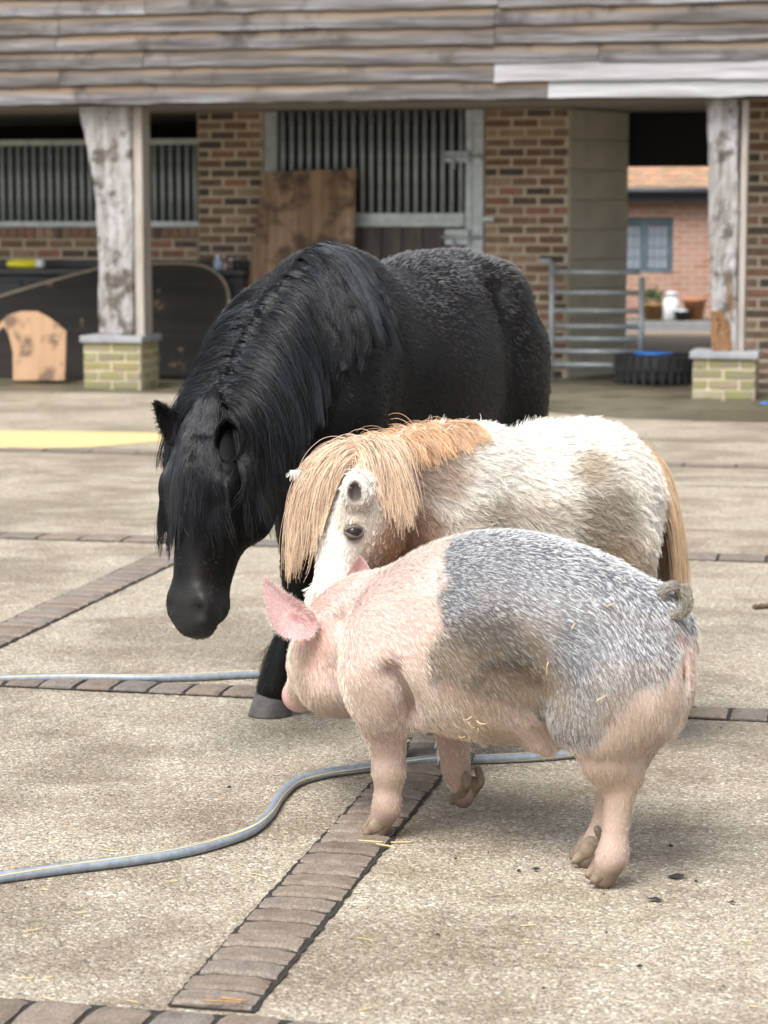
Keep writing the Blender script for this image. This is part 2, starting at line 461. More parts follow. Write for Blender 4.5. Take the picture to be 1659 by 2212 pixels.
# --- brickwork
BR_MESH = [box_mesh("brick", 1, 1, 1) for _ in range(1)]
def brick_variant(lx, ly, lz, seed):
    random.seed(seed)
    me = box_mesh("brick", lx, ly, lz, .006, 1, .0025)
    random.seed(seed * 3 + 1)
    return me
_bcache = {}
def bmesh_for(lx, ly, lz):
    key = (round(lx, 3), round(ly, 3), round(lz, 3))
    if key not in _bcache: _bcache[key] = [brick_variant(lx, ly, lz, 11 + 7 * k) for k in range(3)]
    return random.choice(_bcache[key])
COURSE, BL = .0858, .243
def brickwork(name, s0, s1, d, z0, z1, material=MAT_BRICK, thick=.215, course=COURSE, bl=BL, joint=.021, parent=stable, sides=(), core=MAT_MORTAR, phase=0):
    p = box(name, s0 + .004, s1 - .004, d + .008, d + thick, z0, z1, core, parent)
    c0 = np.array(p.location)
    nrow = int(round((z1 - z0) / course))
    ch = (z1 - z0) / nrow
    for r in range(nrow):
        zc = z0 + (r + .5) * ch
        x = s0 - (bl / 2 if (r + phase) % 2 else 0)
        while x < s1 - .01:
            a, b = max(x, s0), min(x + bl, s1)
            if b - a > .03:
                L = b - a - joint
                link("brick", bmesh_for(round(L, 2), .06, ch - joint), material, p,
                     tuple(np.array([(a + b) / 2, d + .03 + random.uniform(-.003, .003), zc]) - c0), (0, random.uniform(-.006, .006), random.uniform(-.006, .006)))
            x += bl
        for sd in sides:      # bricks on a returning side face
            xs = s1 if sd > 0 else s0
            y = d + .065 - (bl / 2 if r % 2 == 0 else 0)
            while y < d + thick - .02:
                a, b = max(y, d + .068), min(y + bl, d + thick)
                if b - a > .04:
                    link("brick", bmesh_for(.06, round(b - a - joint, 2), ch - joint), material, p,
                         tuple(np.array([xs - sd * .03, (a + b) / 2, zc]) - c0))
                y += bl
    return p
DW = 2.1
zt = ZF + .03
zs = bpz(490, DW, 210)
# left bay: low wall with a brick-on-edge sill course
sl0, sl1 = bps(-70, DW) - 1.5, bps(428, DW)
low = brickwork("sill_wall", sl0, sl1, DW, 0, zs - .115)
c0 = np.array(low.location)
nx = int((sl1 - sl0) / .086)
for i in range(nx):
    link("brick", bmesh_for(.073, .06, .105), MAT_BRICK, low, tuple(np.array([sl0 + (i + .5) * (sl1 - sl0) / nx, DW + .027, zs - .058]) - c0))
box("sill_bed", sl0, sl1, DW + .02, DW + .21, zs - .114, zs - .008, MAT_MORTAR, low).location -= Vector(c0)
brickwork("brick_pier", sl0 - .75, sl0 - .004, DW - .004, 0, zt)
pier_l = brickwork("brick_pier", sl1 + .003, bps(570, DW), DW - .004, 0, zt)
pm0, pm1 = bps(1045, DW), bps(1226, DW)
pier_m = brickwork("brick_pier", pm0, pm1, DW - .004, 0, zt, sides=(1,), thick=.33)
pr0 = bps(1607, 1.0)
pier_r = brickwork("brick_pier", pr0, pr0 + 2.6, 1.0, 0, zt, sides=(-1,), thick=.4, phase=1)

# left bay grille
def grille(name, s0, s1, d, z0, z1, pitch, bw_, rail, toprail=True):
    g = box(name, s0, s1, d, d + .05, z0, z0 + rail, MAT_GALV, stable, .004)
    c0 = np.array(g.location)
    if toprail:
        t = box("rail", s0, s1, d - .002, d + .048, z1 - rail, z1, MAT_GALV_DULL, g, .004); t.location -= Vector(c0)
    n = int(round((s1 - s0) / pitch))
    me = tube_mesh("bar", [(0, 0, z0 + rail - .005), (0, 0, z1 - (rail if toprail else 0) + .005)], bw_ / 2, 10)
    for i in range(n):
        link("bar", me, MAT_BAR, g, tuple(np.array([s0 + (i + .5) * (s1 - s0) / n + random.uniform(-.002, .002), d + .025, 0]) - c0))
    return g
grille("window_grille", sl0, sl1 - .004, DW + .06, zs - .004, bpz(300, DW, 210), .078, .050, .055)
# stable door: steel frame, bars, planks
ds0, ds1 = bps(570, DW), bps(1045, DW)
door = empty("stable_door", (0, 0, 0), 0, stable)
zr0, zr1 = bpz(490, DW), bpz(460, DW)
box("jamb", ds0 + .004, bps(600, DW), DW + .01, DW + .16, 0, zt, MAT_GALV_DULL, door, .006)
box("jamb", bps(1020, DW), ds1 - .004, DW - .02, DW + .14, 0, zt, MAT_GALV, door, .006)
box("stile", bps(1004, DW), bps(1019, DW), DW + .005, DW + .07, .05, zt, MAT_GALV, door, .004)
box("rail", bps(602, DW), bps(1003, DW), DW - .004, DW + .07, zr0, zr1, MAT_GALV, door, .006)
box("rail_lip", bps(602, DW), bps(1003, DW), DW - .020, DW - .006, zr0 + .035, zr0 + .065, MAT_GALV, door, .003)
nb = 21
b0, b1 = bps(602, DW), bps(1003, DW)
mebar = tube_mesh("bar", [(0, 0, zr1 - .005), (0, 0, zt)], .0245, 10)
for i in range(nb):
    link("bar", mebar, MAT_BAR, door, (b0 + (i + .5) * (b1 - b0) / nb, DW + .03, 0))
pw = (b1 - b0) / 9
for i in range(9):
    box("plank", b0 + i * pw + .004, b0 + (i + 1) * pw - .004, DW + .012 + random.uniform(0, .006), DW + .05, .06, zr0 - .004, MAT_PLANK, door, .004)
# bolts
for zc, hgt in ((bpz(340, DW), .05), (bpz(512, DW), .07)):
    bs = bps(985, DW)
    bolt = box("bolt_plate", bs - .10, bs + .12, DW - .035, DW - .021, zc - hgt, zc + hgt, MAT_GALV, door, .004)
    link("bolt_rod", tube_mesh("bolt_rod", [(-.13, -.03, 0), (.23, -.03, 0)], .016, 10), MAT_GALV, bolt)
    link("bolt_handle", tube_mesh("bolt_handle", [(-.02, -.03, 0), (-.02, -.05, -.05), (-.02, -.045, -.11)], .013, 8), MAT_GALV, bolt)
box("hinge_strap", bps(1030, DW), bps(1068, DW), DW - .045, DW - .026, bpz(478, DW), bpz(468, DW), MAT_GALV, door, .003)

# interior behind the bars: floor is the yard, closed dark box
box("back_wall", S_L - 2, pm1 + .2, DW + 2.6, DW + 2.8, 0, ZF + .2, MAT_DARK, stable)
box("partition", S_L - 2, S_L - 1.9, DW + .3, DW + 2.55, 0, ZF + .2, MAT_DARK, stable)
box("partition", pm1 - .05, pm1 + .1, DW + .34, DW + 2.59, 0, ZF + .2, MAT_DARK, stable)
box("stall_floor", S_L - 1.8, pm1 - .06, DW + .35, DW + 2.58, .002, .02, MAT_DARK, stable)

# block wall turning back into the passage, laid in big painted blocks
ws0 = np.array([pm1 + .012, DW + .02]); we = bp(1356, 500, DW + .95)[0]
wdir = np.array([we, DW + .95]) - ws0; wl = np.linalg.norm(wdir); wdir /= wl
wang = math.atan2(wdir[1], wdir[0])
pw_ = empty("passage_wall", (ws0[0], ws0[1], 0), wang, stable)
rows = 9
for r in range(rows):
    hh = (zt) / rows
    link("block", box_mesh("block", wl - .002, .2, hh - .003, .006), MAT_RENDER, pw_, (wl / 2, .1, (r + .5) * hh))
# dark bressumer over the passage and its far right side
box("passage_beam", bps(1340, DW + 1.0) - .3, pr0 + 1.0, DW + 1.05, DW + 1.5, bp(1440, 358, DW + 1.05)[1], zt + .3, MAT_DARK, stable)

# --- plinths and posts
def plinth(name, s0, s1, d0, d1, z1):
    cap = .055
    p = brickwork(name, s0, s1, d0, 0, z1 - cap, MAT_MOSSBRICK, d1 - d0, .083, .245, .012, stable, (1, -1))
    c = box("cap", s0 - .022, s1 + .022, d0 - .022, d1 + .022, z1 - cap, z1, MAT_LEAD, p, .008, 2)
    c.location -= p.location
    return p
pl0, pl1 = bps(180, 0, 790), bps(303, 0, 790)
plz = bp(240, 726, .0)[1]
plinth("post_plinth", pl0, pl1, 0, pl1 - pl0, plz)
qr0, qr1 = bps(1495, 0, 820), bps(1631, 0, 820)
qrz = bp(1560, 760, .0)[1]
plinth("post_plinth", qr0, qr1, 0, qr1 - qr0, qrz)

def post_mesh(name, prof_l, prof_r, depth, z0, z1, seed, n=34, m=10):
    """hewn post: left/right profiles given as s(z), ragged surface"""
    rr = np.random.default_rng(seed)
    zz = np.linspace(z0, z1, n)
    l = np.interp(zz, *zip(*prof_l)); r = np.interp(zz, *zip(*prof_r))
    vs, fs = [], []
    ring = []
    ph = rr.uniform(0, 6, 4)
    for i, z in enumerate(zz):
        o = []
        for k in range(m): o.append((l[i] + (r[i] - l[i]) * k / m, 0))
        for k in range(m): o.append((r[i], depth * k / m))
        for k in range(m): o.append((r[i] - (r[i] - l[i]) * k / m, depth))
        for k in range(m): o.append((l[i], depth * (1 - k / m)))
        for q, (x, y) in enumerate(o):
            cr = min(q % m, m - q % m)
            crack = -.018 * math.exp(-((q - 4 - .8 * math.sin(z * 3 + ph[0])) ** 2) / .3) * (math.sin(z * 5 + ph[1]) > -.2)
            y2 = y - (crack if y == 0 else 0)
            x2 = x
            if q % m == 0: x2 += (.012 if x == l[i] else -.012)
            vs.append((x2 + rr.normal(0, .0028) + .006 * math.sin(z * 7 + q), y2 + rr.normal(0, .003), z))
    N = 4 * m
    for i in range(n - 1):
        for k in range(N):
            fs.append((i * N + k, i * N + (k + 1) % N, (i + 1) * N + (k + 1) % N, (i + 1) * N + k))
    fs.append(tuple(range(N))[::-1]); fs.append(tuple((n - 1) * N + k for k in range(N)))
    return mesh(name, vs, fs)
def prof(pts, D): return sorted([(bp(u, v, D)[1], bp(u, v, D)[0]) for u, v in pts])
PD = .09
lp = prof([(168, 222), (185, 320), (203, 412), (206, 425), (209, 560), (213, 724)], PD)
rp = prof([(284, 222), (287, 420), (288, 560), (287, 724)], PD)
pz0 = plz + .001
post_l = link("oak_post", post_mesh("oak_post", lp, rp, .30, pz0, ZF - .014, 3), MAT_OAK, stable, (0, PD, 0))
s_a, s_b = rp[0][1], rp[-1][1]
box("post_cheek", bps(289, PD, 500), bps(307, PD, 500), PD + .02, PD + .24, pz0, ZF - .015, MAT_OAK_SIDE, post_l, .004).location.y -= PD
lp = prof([(1527, 214), (1529, 330), (1531, 480), (1536, 640), (1540, 756)], PD)
rp = prof([(1594, 214), (1596, 400), (1595, 560), (1592, 756)], PD)
pz1 = qrz + .001
post_r = link("oak_post", post_mesh("oak_post", lp, rp, .30, pz1, ZF - .014, 8), MAT_OAK, stable, (0, PD, 0))
box("post_cheek", bps(1597, PD, 500), bps(1611, PD, 500), PD + .03, PD + .25, pz1, ZF - .015, MAT_OAK_SIDE, post_r, .004).location.y -= PD
rot_me = post_mesh("rotten_foot", prof([(1536, 660), (1538, 700), (1539, 757)], PD - .012), prof([(1552, 660), (1577, 700), (1580, 757)], PD - .012), .05, pz1 + .002, bpz(672, PD, 1560), 5, 14)
link("rotten_foot", rot_me, MAT_ROT, post_r, (0, -.016, 0))
for (ua, ub, va, vb) in ((1568, 1577, 590, 670), (1577, 1583, 600, 690)):
    link("rotten_streak", post_mesh("rotten_streak", prof([(ua, va), (ua + 2, vb)], PD), prof([(ub, va), (ub, vb)], PD), .03, bpz(vb, PD, 1570), bpz(va, PD, 1570), 6, 8, 4), MAT_ROT, post_r, (0, -.006, 0))

# --- slab under the open front
e0 = bp(0, 846, 0)
slab_pts = [bw(S_L - 2, -.30, .0035), bw(.6, -.34, .0035), bw(1.1, -1.3, .0035), bw(2.0, -1.9, .0035), bw(S_R + 4, -2.3, .0035), bw(S_R + 4, DW + 2.5, .0035), bw(S_L - 2, DW + 2.5, .0035)]
slab = tag(link("stable_apron", mesh("stable_apron", slab_pts, [tuple(range(7))]), MAT_SLAB), "dark damp concrete apron in front of the stable", kind="structure")
# ------------------------------------------------------------------ things standing about the yard
MAT_BLACKPLASTIC = plain("black_plastic", (.018, .021, .026), .45, 0, .3, 5)
MAT_RUBBER = plain("tyre_rubber", (.020, .020, .022), .75, 0, .35, 18, .4)
MAT_BLUE = plain("blue_plastic", (.02, .22, .75), .4, 0, .15, 6)
MAT_YELLOW = plain("yellow_plastic", (.75, .68, .03), .45, 0, .12, 6)
MAT_WHITEP = plain("white_plastic", (.66, .68, .70), .5, 0, .12, 8)
MAT_TERRA = plain("terracotta", (.42, .19, .105), .8, 0, .2, 9)
MAT_PLY = wood_material("stained_plywood", [(.28, (.07, .042, .026)), (.45, (.16, .098, .058)), (.58, (.30, .20, .125)), (.74, (.50, .38, .27))], 'Z', .35, .8, None, .3, (3.6, .48, .60, (.06, .036, .024)))
MAT_PLY2 = wood_material("pale_plywood", [(.3, (.30, .18, .10)), (.5, (.42, .265, .15)), (.75, (.50, .33, .20))], 'Z', .5, .8, None, .3, (5.0, .52, .62, (.13, .08, .055)))
MAT_MAT = wood_material("dark_sheet", [(.3, (.005, .004, .0035)), (.5, (.010, .008, .006)), (.72, (.026, .018, .012))], 'X', .5, .85, None, .4, (7, .64, .72, (.28, .18, .095)))
MAT_MATEDGE = wood_material("sheet_edge", [(.3, (.12, .09, .065)), (.6, (.24, .19, .14)), (.8, (.34, .28, .22))], 'X', 1.0, .85)

def facade_poly(name, pix, D, thick, material, label, cat, lean=0.0, bev=.004):
    """a sheet whose outline is given on the plane at depth D; leans back by `lean` radians about its foot, then thickness behind"""
    sz = [bp(u, v, D) for u, v in pix]
    s_m = np.mean([s for s, z in sz]); z_m = min(z for s, z in sz)
    me = extrude_poly(name, [(s - s_m, (z - z_m) / math.cos(lean)) for s, z in sz], thick, bev)
    o = link(name, me, material, None, tuple(bw(s_m, D, max(z_m, .004))), (lean * -1, 0, GA))
    tag(o, label, cat)
    return o

# brown sheet of plywood leaning by the door
o = facade_poly("plywood_sheet", [(552, 371), (757, 362), (757, 480), (749, 800), (500, 815), (527, 610)], DW - .42, .022, MAT_PLY, "tall stained brown plywood sheet leaning against the stable door", "plywood", .13)
# black storage chest along the left wall
cs0, cs1 = bps(-60, DW - .5), bps(523, DW - .5)
chest = empty("storage_chest", tuple(bw((cs0 + cs1) / 2, DW - .25, 0)), GA)
tag(chest, "long black plastic storage chest below the barred window", "chest")
cw = cs1 - cs0; ctop = bpz(582, DW - .5, 260)
box("body", -cw / 2, cw / 2, -.24, .22, .002, ctop - .06, MAT_BLACKPLASTIC, chest, .012)
box("lid", -cw / 2 - .015, cw / 2 + .015, -.26, .225, ctop - .058, ctop, MAT_BLACKPLASTIC, chest, .015, 2)
box("back_rail", -cw / 2, cw / 2, .15, .22, ctop + .001, bpz(562, DW - .1, 260), MAT_BLACKPLASTIC, chest, .008)
npan = 5
for i in range(npan):
    a = -cw / 2 + cw * i / npan
    for (x0, x1, z0, z1) in ((a + .03, a + cw / npan - .03, ctop - .12, ctop - .09), (a + .03, a + cw / npan - .03, .08, .11), (a + .03, a + .06, .112, ctop - .122), (a + cw / npan - .06, a + cw / npan - .03, .112, ctop - .122)):
        box("panel_rib", x0, x1, -.256, -.238, z0, z1, MAT_BLACKPLASTIC, chest, .004)
# yellow roll and oddments on the chest
yl = empty("yellow_float", tuple(bw(bps(58, DW - .4), DW - .40, ctop + .002)), GA)
tag(yl, "bright yellow foam roll with a grey end lying on the black chest", "foam roll")
link("roll", tube_mesh("roll", [(-.185, 0, .04), (-.18, 0, .04), (-.10, 0, .043), (.10, 0, .043)], [.02, .032, .043, .043], 16), MAT_YELLOW, yl)
link("end_cap", tube_mesh("end_cap", [(.1005, 0, .043), (.15, 0, .043), (.175, 0, .043)], [.044, .044, .026], 16), MAT_WHITEP, yl)
def bottle(u, mats, label, h, r, dD):
    e = empty("bottle", tuple(bw(bps(u, DW - .4), DW - .42 + dD, ctop + .001)), GA)
    tag(e, label, "bottle", None)
    link("body", tube_mesh("body", [(0, 0, 0), (0, 0, .004), (0, 0, h * .6), (0, 0, h * .75), (0, 0, h * .8)], [r * .9, r, r, r * .5, r * .45], 14), mats[0], e)
    link("cap", tube_mesh("cap", [(0, 0, h * .801), (0, 0, h)], r * .55, 12), mats[1], e)
bottle(472, (plain("pale_blue_plastic", (.32, .42, .52), .4), MAT_WHITEP), "pale blue bottle standing at the end of the black chest", .13, .04, 0)
bottle(487, (plain("pink_plastic", (.42, .26, .24), .45), MAT_BLACKPLASTIC), "dull pink bottle among the oddments on the black chest", .09, .035, .03)
bottle(501, (plain("brown_glass", (.09, .06, .045), .3), MAT_WHITEP), "small brown bottle with a white cap on the black chest", .10, .03, -.01)
bottle(514, (MAT_RUBBER, plain("grey_plastic", (.22, .22, .22), .5)), "black bottle with a grey cap at the edge of the chest", .11, .034, .02)

# large dark warped sheet leaning across the chest, its lit upper edge painted pale
sz = [(-60, 662), (0, 640), (105, 607), (210, 579), (300, 573), (390, 574), (438, 590), (468, 625), (476, 680), (462, 730), (430, 785), (395, 815), (300, 812), (-60, 812)]
def warped_sheet():
    D = DW - .95
    P2 = np.array([bp(u, v, D) for u, v in sz]); s_m = P2[:, 0].mean()
    O = spline(np.vstack([P2, P2[:1]]), 4)[:-1]
    # flatten the foot onto the ground
    O[:, 1] = np.maximum(O[:, 1], .012)
    c = O.mean(0); n = len(O); rings = 6
    def bend(x, z): return .10 * np.sin((x - s_m) * 1.6 + .6) + .26 * z
    vs = []
    for side in (0, 1):
        for r in range(rings + 1):
            t = 1 - r / rings
            q = c + (O - c) * t
            vs += [(x - s_m, bend(x, z) + side * .028, z) for x, z in q]
    fs = []
    for side in (0, 1):
        o = side * (rings + 1) * n
        for r in range(rings):
            for k in range(n):
                f_ = (o + r * n + k, o + r * n + (k + 1) % n, o + (r + 1) * n + (k + 1) % n, o + (r + 1) * n + k)
                fs.append(f_ if side else f_[::-1])
    b = (rings + 1) * n
    edge = [(k, (k + 1) % n, b + (k + 1) % n, b + k) for k in range(n)]
    o = link("dark_sheet", mesh("dark_sheet", vs, fs, True), MAT_MAT, None, tuple(bw(s_m, D, 0)), (0, 0, GA))
    tag(o, "large dark warped board leaning behind the left oak post", "board")
    e = tube_mesh("lit_edge", [np.array(vs[k]) + (0, .014, .004) for k in range(0, 36)], .017, 8)
    link("lit_edge", e, MAT_MATEDGE, o)
warped_sheet()
facade_poly("plywood_offcut", [(-30, 730), (-2, 695), (10, 682), (40, 673), (75, 673), (100, 686), (122, 702), (139, 716), (140, 822), (28, 822), (25, 760), (14, 722), (2, 706), (-30, 745)], DW - 1.55, .02, MAT_PLY2, "pale curved plywood offcut propped beside the left post plinth", "plywood", .10)

# galvanised sheep hurdle in front of the passage
hd = empty("metal_hurdle", tuple(bw(bps(1192, DW - .15), DW - .15, 0)), GA)
tag(hd, "galvanised seven bar hurdle standing across the passage", "hurdle")
hs1 = bps(1388, DW - .1) - bps(1192, DW - .15)
hz = [bpz(v, DW - .15, 1260) for v in (588, 632, 671, 705, 732, 759, 788)]
for x, top in ((0, bpz(566, DW - .15, 1200)), (hs1, bpz(598, DW - .15, 1300))):
    link("upright", tube_mesh("upright", [(x, 0, .002), (x, 0, top)], .026, 12), MAT_GALV, hd)
for z in hz:
    link("rail", tube_mesh("rail", [(0.02, 0, z), (hs1 - .02, 0, z)], .021, 10), MAT_GALV, hd)
link("hook", tube_mesh("hook", [(-.11, -.02, hz[0] + .10), (0.0, -.02, hz[0] + .10)], .018, 8), MAT_GALV, hd)

# tractor tyre lying flat with a blue tub in it
tc_ = ground(1411, 829)
ty = empty("tractor_tyre", (tc_[0], tc_[1], 0))
tag(ty, "black lugged tractor tyre lying flat beside the right post plinth", "tyre")
def tyre():
    R, r_in, w = .315, .175, .27
    prof_ = [(r_in, .03), (r_in + .03, .012), (R - .06, .004), (R - .015, .035), (R, .08), (R, w - .08), (R - .015, w - .035), (R - .06, w - .004), (r_in + .03, w - .014), (r_in, w - .03)]
    n = 56; vs = []; fs = []
    for k in range(n):
        w_ = 2 * math.pi * k / n
        vs += [(x * math.cos(w_), x * math.sin(w_), z) for x, z in prof_]
    m = len(prof_)
    for k in range(n):
        for j in range(m - 1):
            a, b = k * m + j, ((k + 1) % n) * m + j
            fs.append((a, b, b + 1, a + 1))
    link("casing", mesh("casing", vs, fs, True), MAT_RUBBER, ty)
    lug = box_mesh("lug", .034, .028, .15, .006)
    for k in range(26):
        for j, (z, tl) in enumerate(((.085, .5), (.185, -.5))):
            a = 2 * math.pi * (k + j * .5) / 26
            link("lug", lug, MAT_RUBBER, ty, ((R + .008) * math.cos(a), (R + .008) * math.sin(a), z), (0, 0, a)).rotation_euler = Matrix.Rotation(a, 3, 'Z').to_4x4().to_euler() if False else (tl * math.sin(0), 0, a)
tyre()
tub = empty("blue_tub", (tc_[0], tc_[1], .003))
tag(tub, "bright blue plastic tub sitting inside the tractor tyre", "tub")
link("tub_shell", tube_mesh("tub_shell", [(0, 0, .002), (0, 0, .10), (0, 0, .262), (0, 0, .272), (0, 0, .268), (0, 0, .262)], [.14, .155, .168, .172, .160, .005], 28), MAT_BLUE, tub)

# ---- house across the lane, seen through the passage
HY = 31.0
def hpx(u, v): return at(u, v, HY)
mm = Mat("old_red_brick"); _c = mm.coord(scale=(1, 1, 1))
_bt = mm.n('TexBrick', {'Vector': mm.n('Mapping', {'Vector': _c, 'Rotation': (math.pi / 2, 0, 0)}).outputs[0], 'Scale': 1.0, 'Color1': (.30, .12, .075, 1), 'Color2': (.36, .20, .14, 1), 'Mortar': (.42, .36, .29, 1), 'Mortar Size': .009, 'Brick Width': .23, 'Row Height': .078})
mm.set(Base_Color=mm.mix(mm.ramp(mm.noise(_c, 3.5, 5), [(.4, 0), (.7, .7)]), _bt.outputs[0], (.40, .27, .22)), Roughness=.9, Normal=mm.bump(_bt.outputs[1], -.3, .01))
MAT_FARBRICK = mm.m
mm = Mat("clay_tile"); _r = mm.rnd()
mm.set(Base_Color=mm.ramp(_r, [(0, (.30, .17, .10)), (.3, (.36, .24, .13)), (.6, (.25, .17, .11)), (1, (.40, .22, .14))]), Roughness=.85)
MAT_TILE = mm.m
MAT_FASCIA = plain("dark_fascia", (.020, .024, .032), .5)
MAT_FRAME = plain("slate_blue_paint", (.085, .13, .155), .5)
mm = Mat("window_glass"); mm.set(Base_Color=(.10, .13, .17), Roughness=.05); mm.b.inputs['Specular IOR Level'].default_value = 1.0; mm.b.inputs['Metallic'].default_value = .55
mm.b.inputs['Base Color'].default_value = (.55, .62, .72, 1)
MAT_GLASS = mm.m
house = empty("brick_house", (0, HY, 0))
tag(house, "old red brick house with clay tiled roof across the lane", "building")
xl, xr = hpx(1200, 600)[0], hpx(1720, 600)[0]
ze = hpx(1430, 436)[2]; zg = hpx(1430, 408)[2]
w0, w1 = hpx(1330, 600)[0], hpx(1453, 600)[0]
z0, z1 = hpx(1400, 590)[2], hpx(1400, 470)[2]
# wall in four pieces round the window opening
for (a, b, c, d) in ((xl, w0, 0, ze), (w1, xr, 0, ze), (w0 + .0, w1, 0, z0), (w0, w1, z1, ze)):
    box("wall", a, b, 0, .3, c, d, MAT_FARBRICK, house)
fr = empty("window", (0, 0, 0), 0, house)
ft = .055
box("frame", w0 + .003, w1 - .003, .05, .12, z1 - ft * 1.6, z1 - .003, MAT_FRAME, fr)
box("frame", w0 + .003, w1 - .003, .05, .12, z0 + .003, z0 + ft, MAT_FRAME, fr)
for x in (w0 + .003, (w0 + w1) / 2 - ft / 2 - .012, w1 - ft - .003):
    box("frame", x, x + ft + (.024 if x > w0 + .1 and x < w1 - .2 else 0), .052, .118, z0 + ft + .002, z1 - ft * 1.6 - .002, MAT_FRAME, fr)
pz0_, pz1_ = z0 + ft + .004, z1 - ft * 1.6 - .004
for (a, b) in ((w0 + ft + .006, (w0 + w1) / 2 - ft / 2 - .014), ((w0 + w1) / 2 + ft / 2 + .014, w1 - ft - .006)):
    for i in range(3):
        for j in range(4):
            x0, x1 = a + (b - a) * i / 3, a + (b - a) * (i + 1) / 3
            q0, q1 = pz0_ + (pz1_ - pz0_) * j / 4, pz0_ + (pz1_ - pz0_) * (j + 1) / 4
            box("pane", x0 + .006, x1 - .006, .085, .09, q0 + .006, q1 - .006, MAT_GLASS, fr)
    for i in (1, 2): box("glazing_bar", a + (b - a) * i / 3 - .006, a + (b - a) * i / 3 + .006, .08, .095, pz0_, pz1_, MAT_FRAME, fr)
    for j in (1, 2, 3): box("glazing_bar", a, b, .0785, .0945, pz0_ + (pz1_ - pz0_) * j / 4 - .006, pz0_ + (pz1_ - pz0_) * j / 4 + .006, MAT_FRAME, fr)
box("curtain", w0 + .02, w1 - .02, .16, .18, z0 + .02, z1 - .02, MAT_WHITEP, fr)
box("fascia", xl, xr, -.22, -.02, ze - .002, zg, MAT_FASCIA, house)
link("gutter", tube_mesh("gutter", [(xl, -.27, zg - .03), (xr, -.27, zg - .03)], .05, 12), MAT_FASCIA, house)
roof = empty("roof", (0, -.26, zg), 0, house)
tl = box_mesh("tile", .172, .27, .016, .003, 1, .002)
sl = math.radians(40)
for r in range(9):
    for k in range(int((xr - xl) / .178)):
        if r < 6 or True:
            link("tile", tl, MAT_TILE, roof, (xl + (k + .5 * (r % 2)) * .178 + .09, r * .105 * math.cos(sl) + .07, r * .105 * math.sin(sl) + .05), (sl - .12 + random.uniform(-.02, .02), random.uniform(-.015, .015), 0))
box("roof_deck", xl, xr, .02, 3.0, -.12, -.10, MAT_FASCIA, roof).rotation_euler = (0, 0, 0)
rp = link("roof_plane", mesh("roof_plane", [(xl, .0, -.01), (xr, .0, -.01), (xr, 3.2 * math.cos(sl), 3.2 * math.sin(sl) - .01), (xl, 3.2 * math.cos(sl), 3.2 * math.sin(sl) - .01)], [(0, 1, 2, 3)]), MAT_FASCIA, roof)
lt0, lt1 = hpx(1500, 360)[0], hpx(1600, 360)[0]
box("rooflight", lt0, lt1, .26, .62, .30, .33, MAT_WHITEP, roof).rotation_euler = (sl, 0, 0)
# lane: paler paving and a dark kerb line
lane = link("lane", mesh("lane", [(-10, 23.6, .0045), (14, 23.0, .0045), (14, 29.2, .0045), (-10, 29.4, .0045)], [(0, 1, 2, 3)]), MAT_ROAD)
tag(lane, "pale lane surface beyond the passage", kind="structure")
tag(box("kerb", -10, 14, 29.35, 29.6, 0, .11, MAT_LEAD), "low grey kerb below the brick house", kind="structure")
tag(box("house_path", -10, 14, 29.601, 31.0, 0, .105, MAT_SLAB), "dark narrow path along the brick house", kind="structure")
def pot(u, r, h, material, label, plant=False, dy=0):
    b = at(u, 700, 30.3 + dy)
    e = empty("flower_pot", (b[0], 30.3 + dy, .106)); tag(e, label, "pot")
    link("pot_body", tube_mesh("pot_body", [(0, 0, 0), (0, 0, h * .8), (0, 0, h * .81), (0, 0, h), (0, 0, h * .96), (0, 0, h * .9)], [r * .7, r * .95, r * 1.08, r * 1.08, r * .95, .004], 20), material, e)
    if plant:
        rr = np.random.default_rng(4); vs, fs = [], []
        for k in range(160):
            d = norm(rr.normal(0, 1, 3) + (0, 0, .8)); p = np.array([0, 0, h]) + d * r * rr.uniform(.3, 1.25); t1 = norm(np.cross(d, rr.normal(0, 1, 3))) * .03; t2 = d * .05
            b0_ = len(vs); vs += [p - t1 * .5, p + t2 * .5 - t1 * .1 + t1, p + t2, p + t2 * .5 - t1]; fs.append((b0_, b0_ + 1, b0_ + 2, b0_ + 3))
        link("leaves", mesh("leaves", vs, fs), plain("pot_leaf", (.06, .11, .03), .6, 0, .4, 20), e)
pot(1411, .15, .22, plain("ochre_pot", (.33, .19, .08), .8), "ochre flower pot with green leaves before the brick house", True)
pot(1500, .155, .30, MAT_TERRA, "large terracotta pot beside the brick house", False, -.1)
can = empty("milk_churn", (at(1449, 700, 30.2)[0], 30.2, .106)); tag(can, "white churn standing between the flower pots", "churn")
link("churn_body", tube_mesh("churn_body", [(0, 0, 0), (0, 0, .005), (0, 0, .24), (0, 0, .31), (0, 0, .33)], [.105, .11, .11, .065, .065], 20), MAT_WHITEP, can)
link("churn_lid", tube_mesh("churn_lid", [(0, 0, .331), (0, 0, .36), (0, 0, .37)], [.085, .085, .05], 18), MAT_WHITEP, can)
wb = empty("wash_bowl", (at(1472, 700, 30.0)[0], 30.0, .106)); tag(wb, "dark bowl with a white rim beside the terracotta pot", "bowl")
link("bowl", tube_mesh("bowl", [(0, 0, 0), (0, 0, .10), (0, 0, .12)], [.06, .10, .11], 18), MAT_BLACKPLASTIC, wb)
link("rim", tube_mesh("rim", [(0, 0, .121), (0, 0, .14)], [.085, .08], 18), MAT_WHITEP, wb)

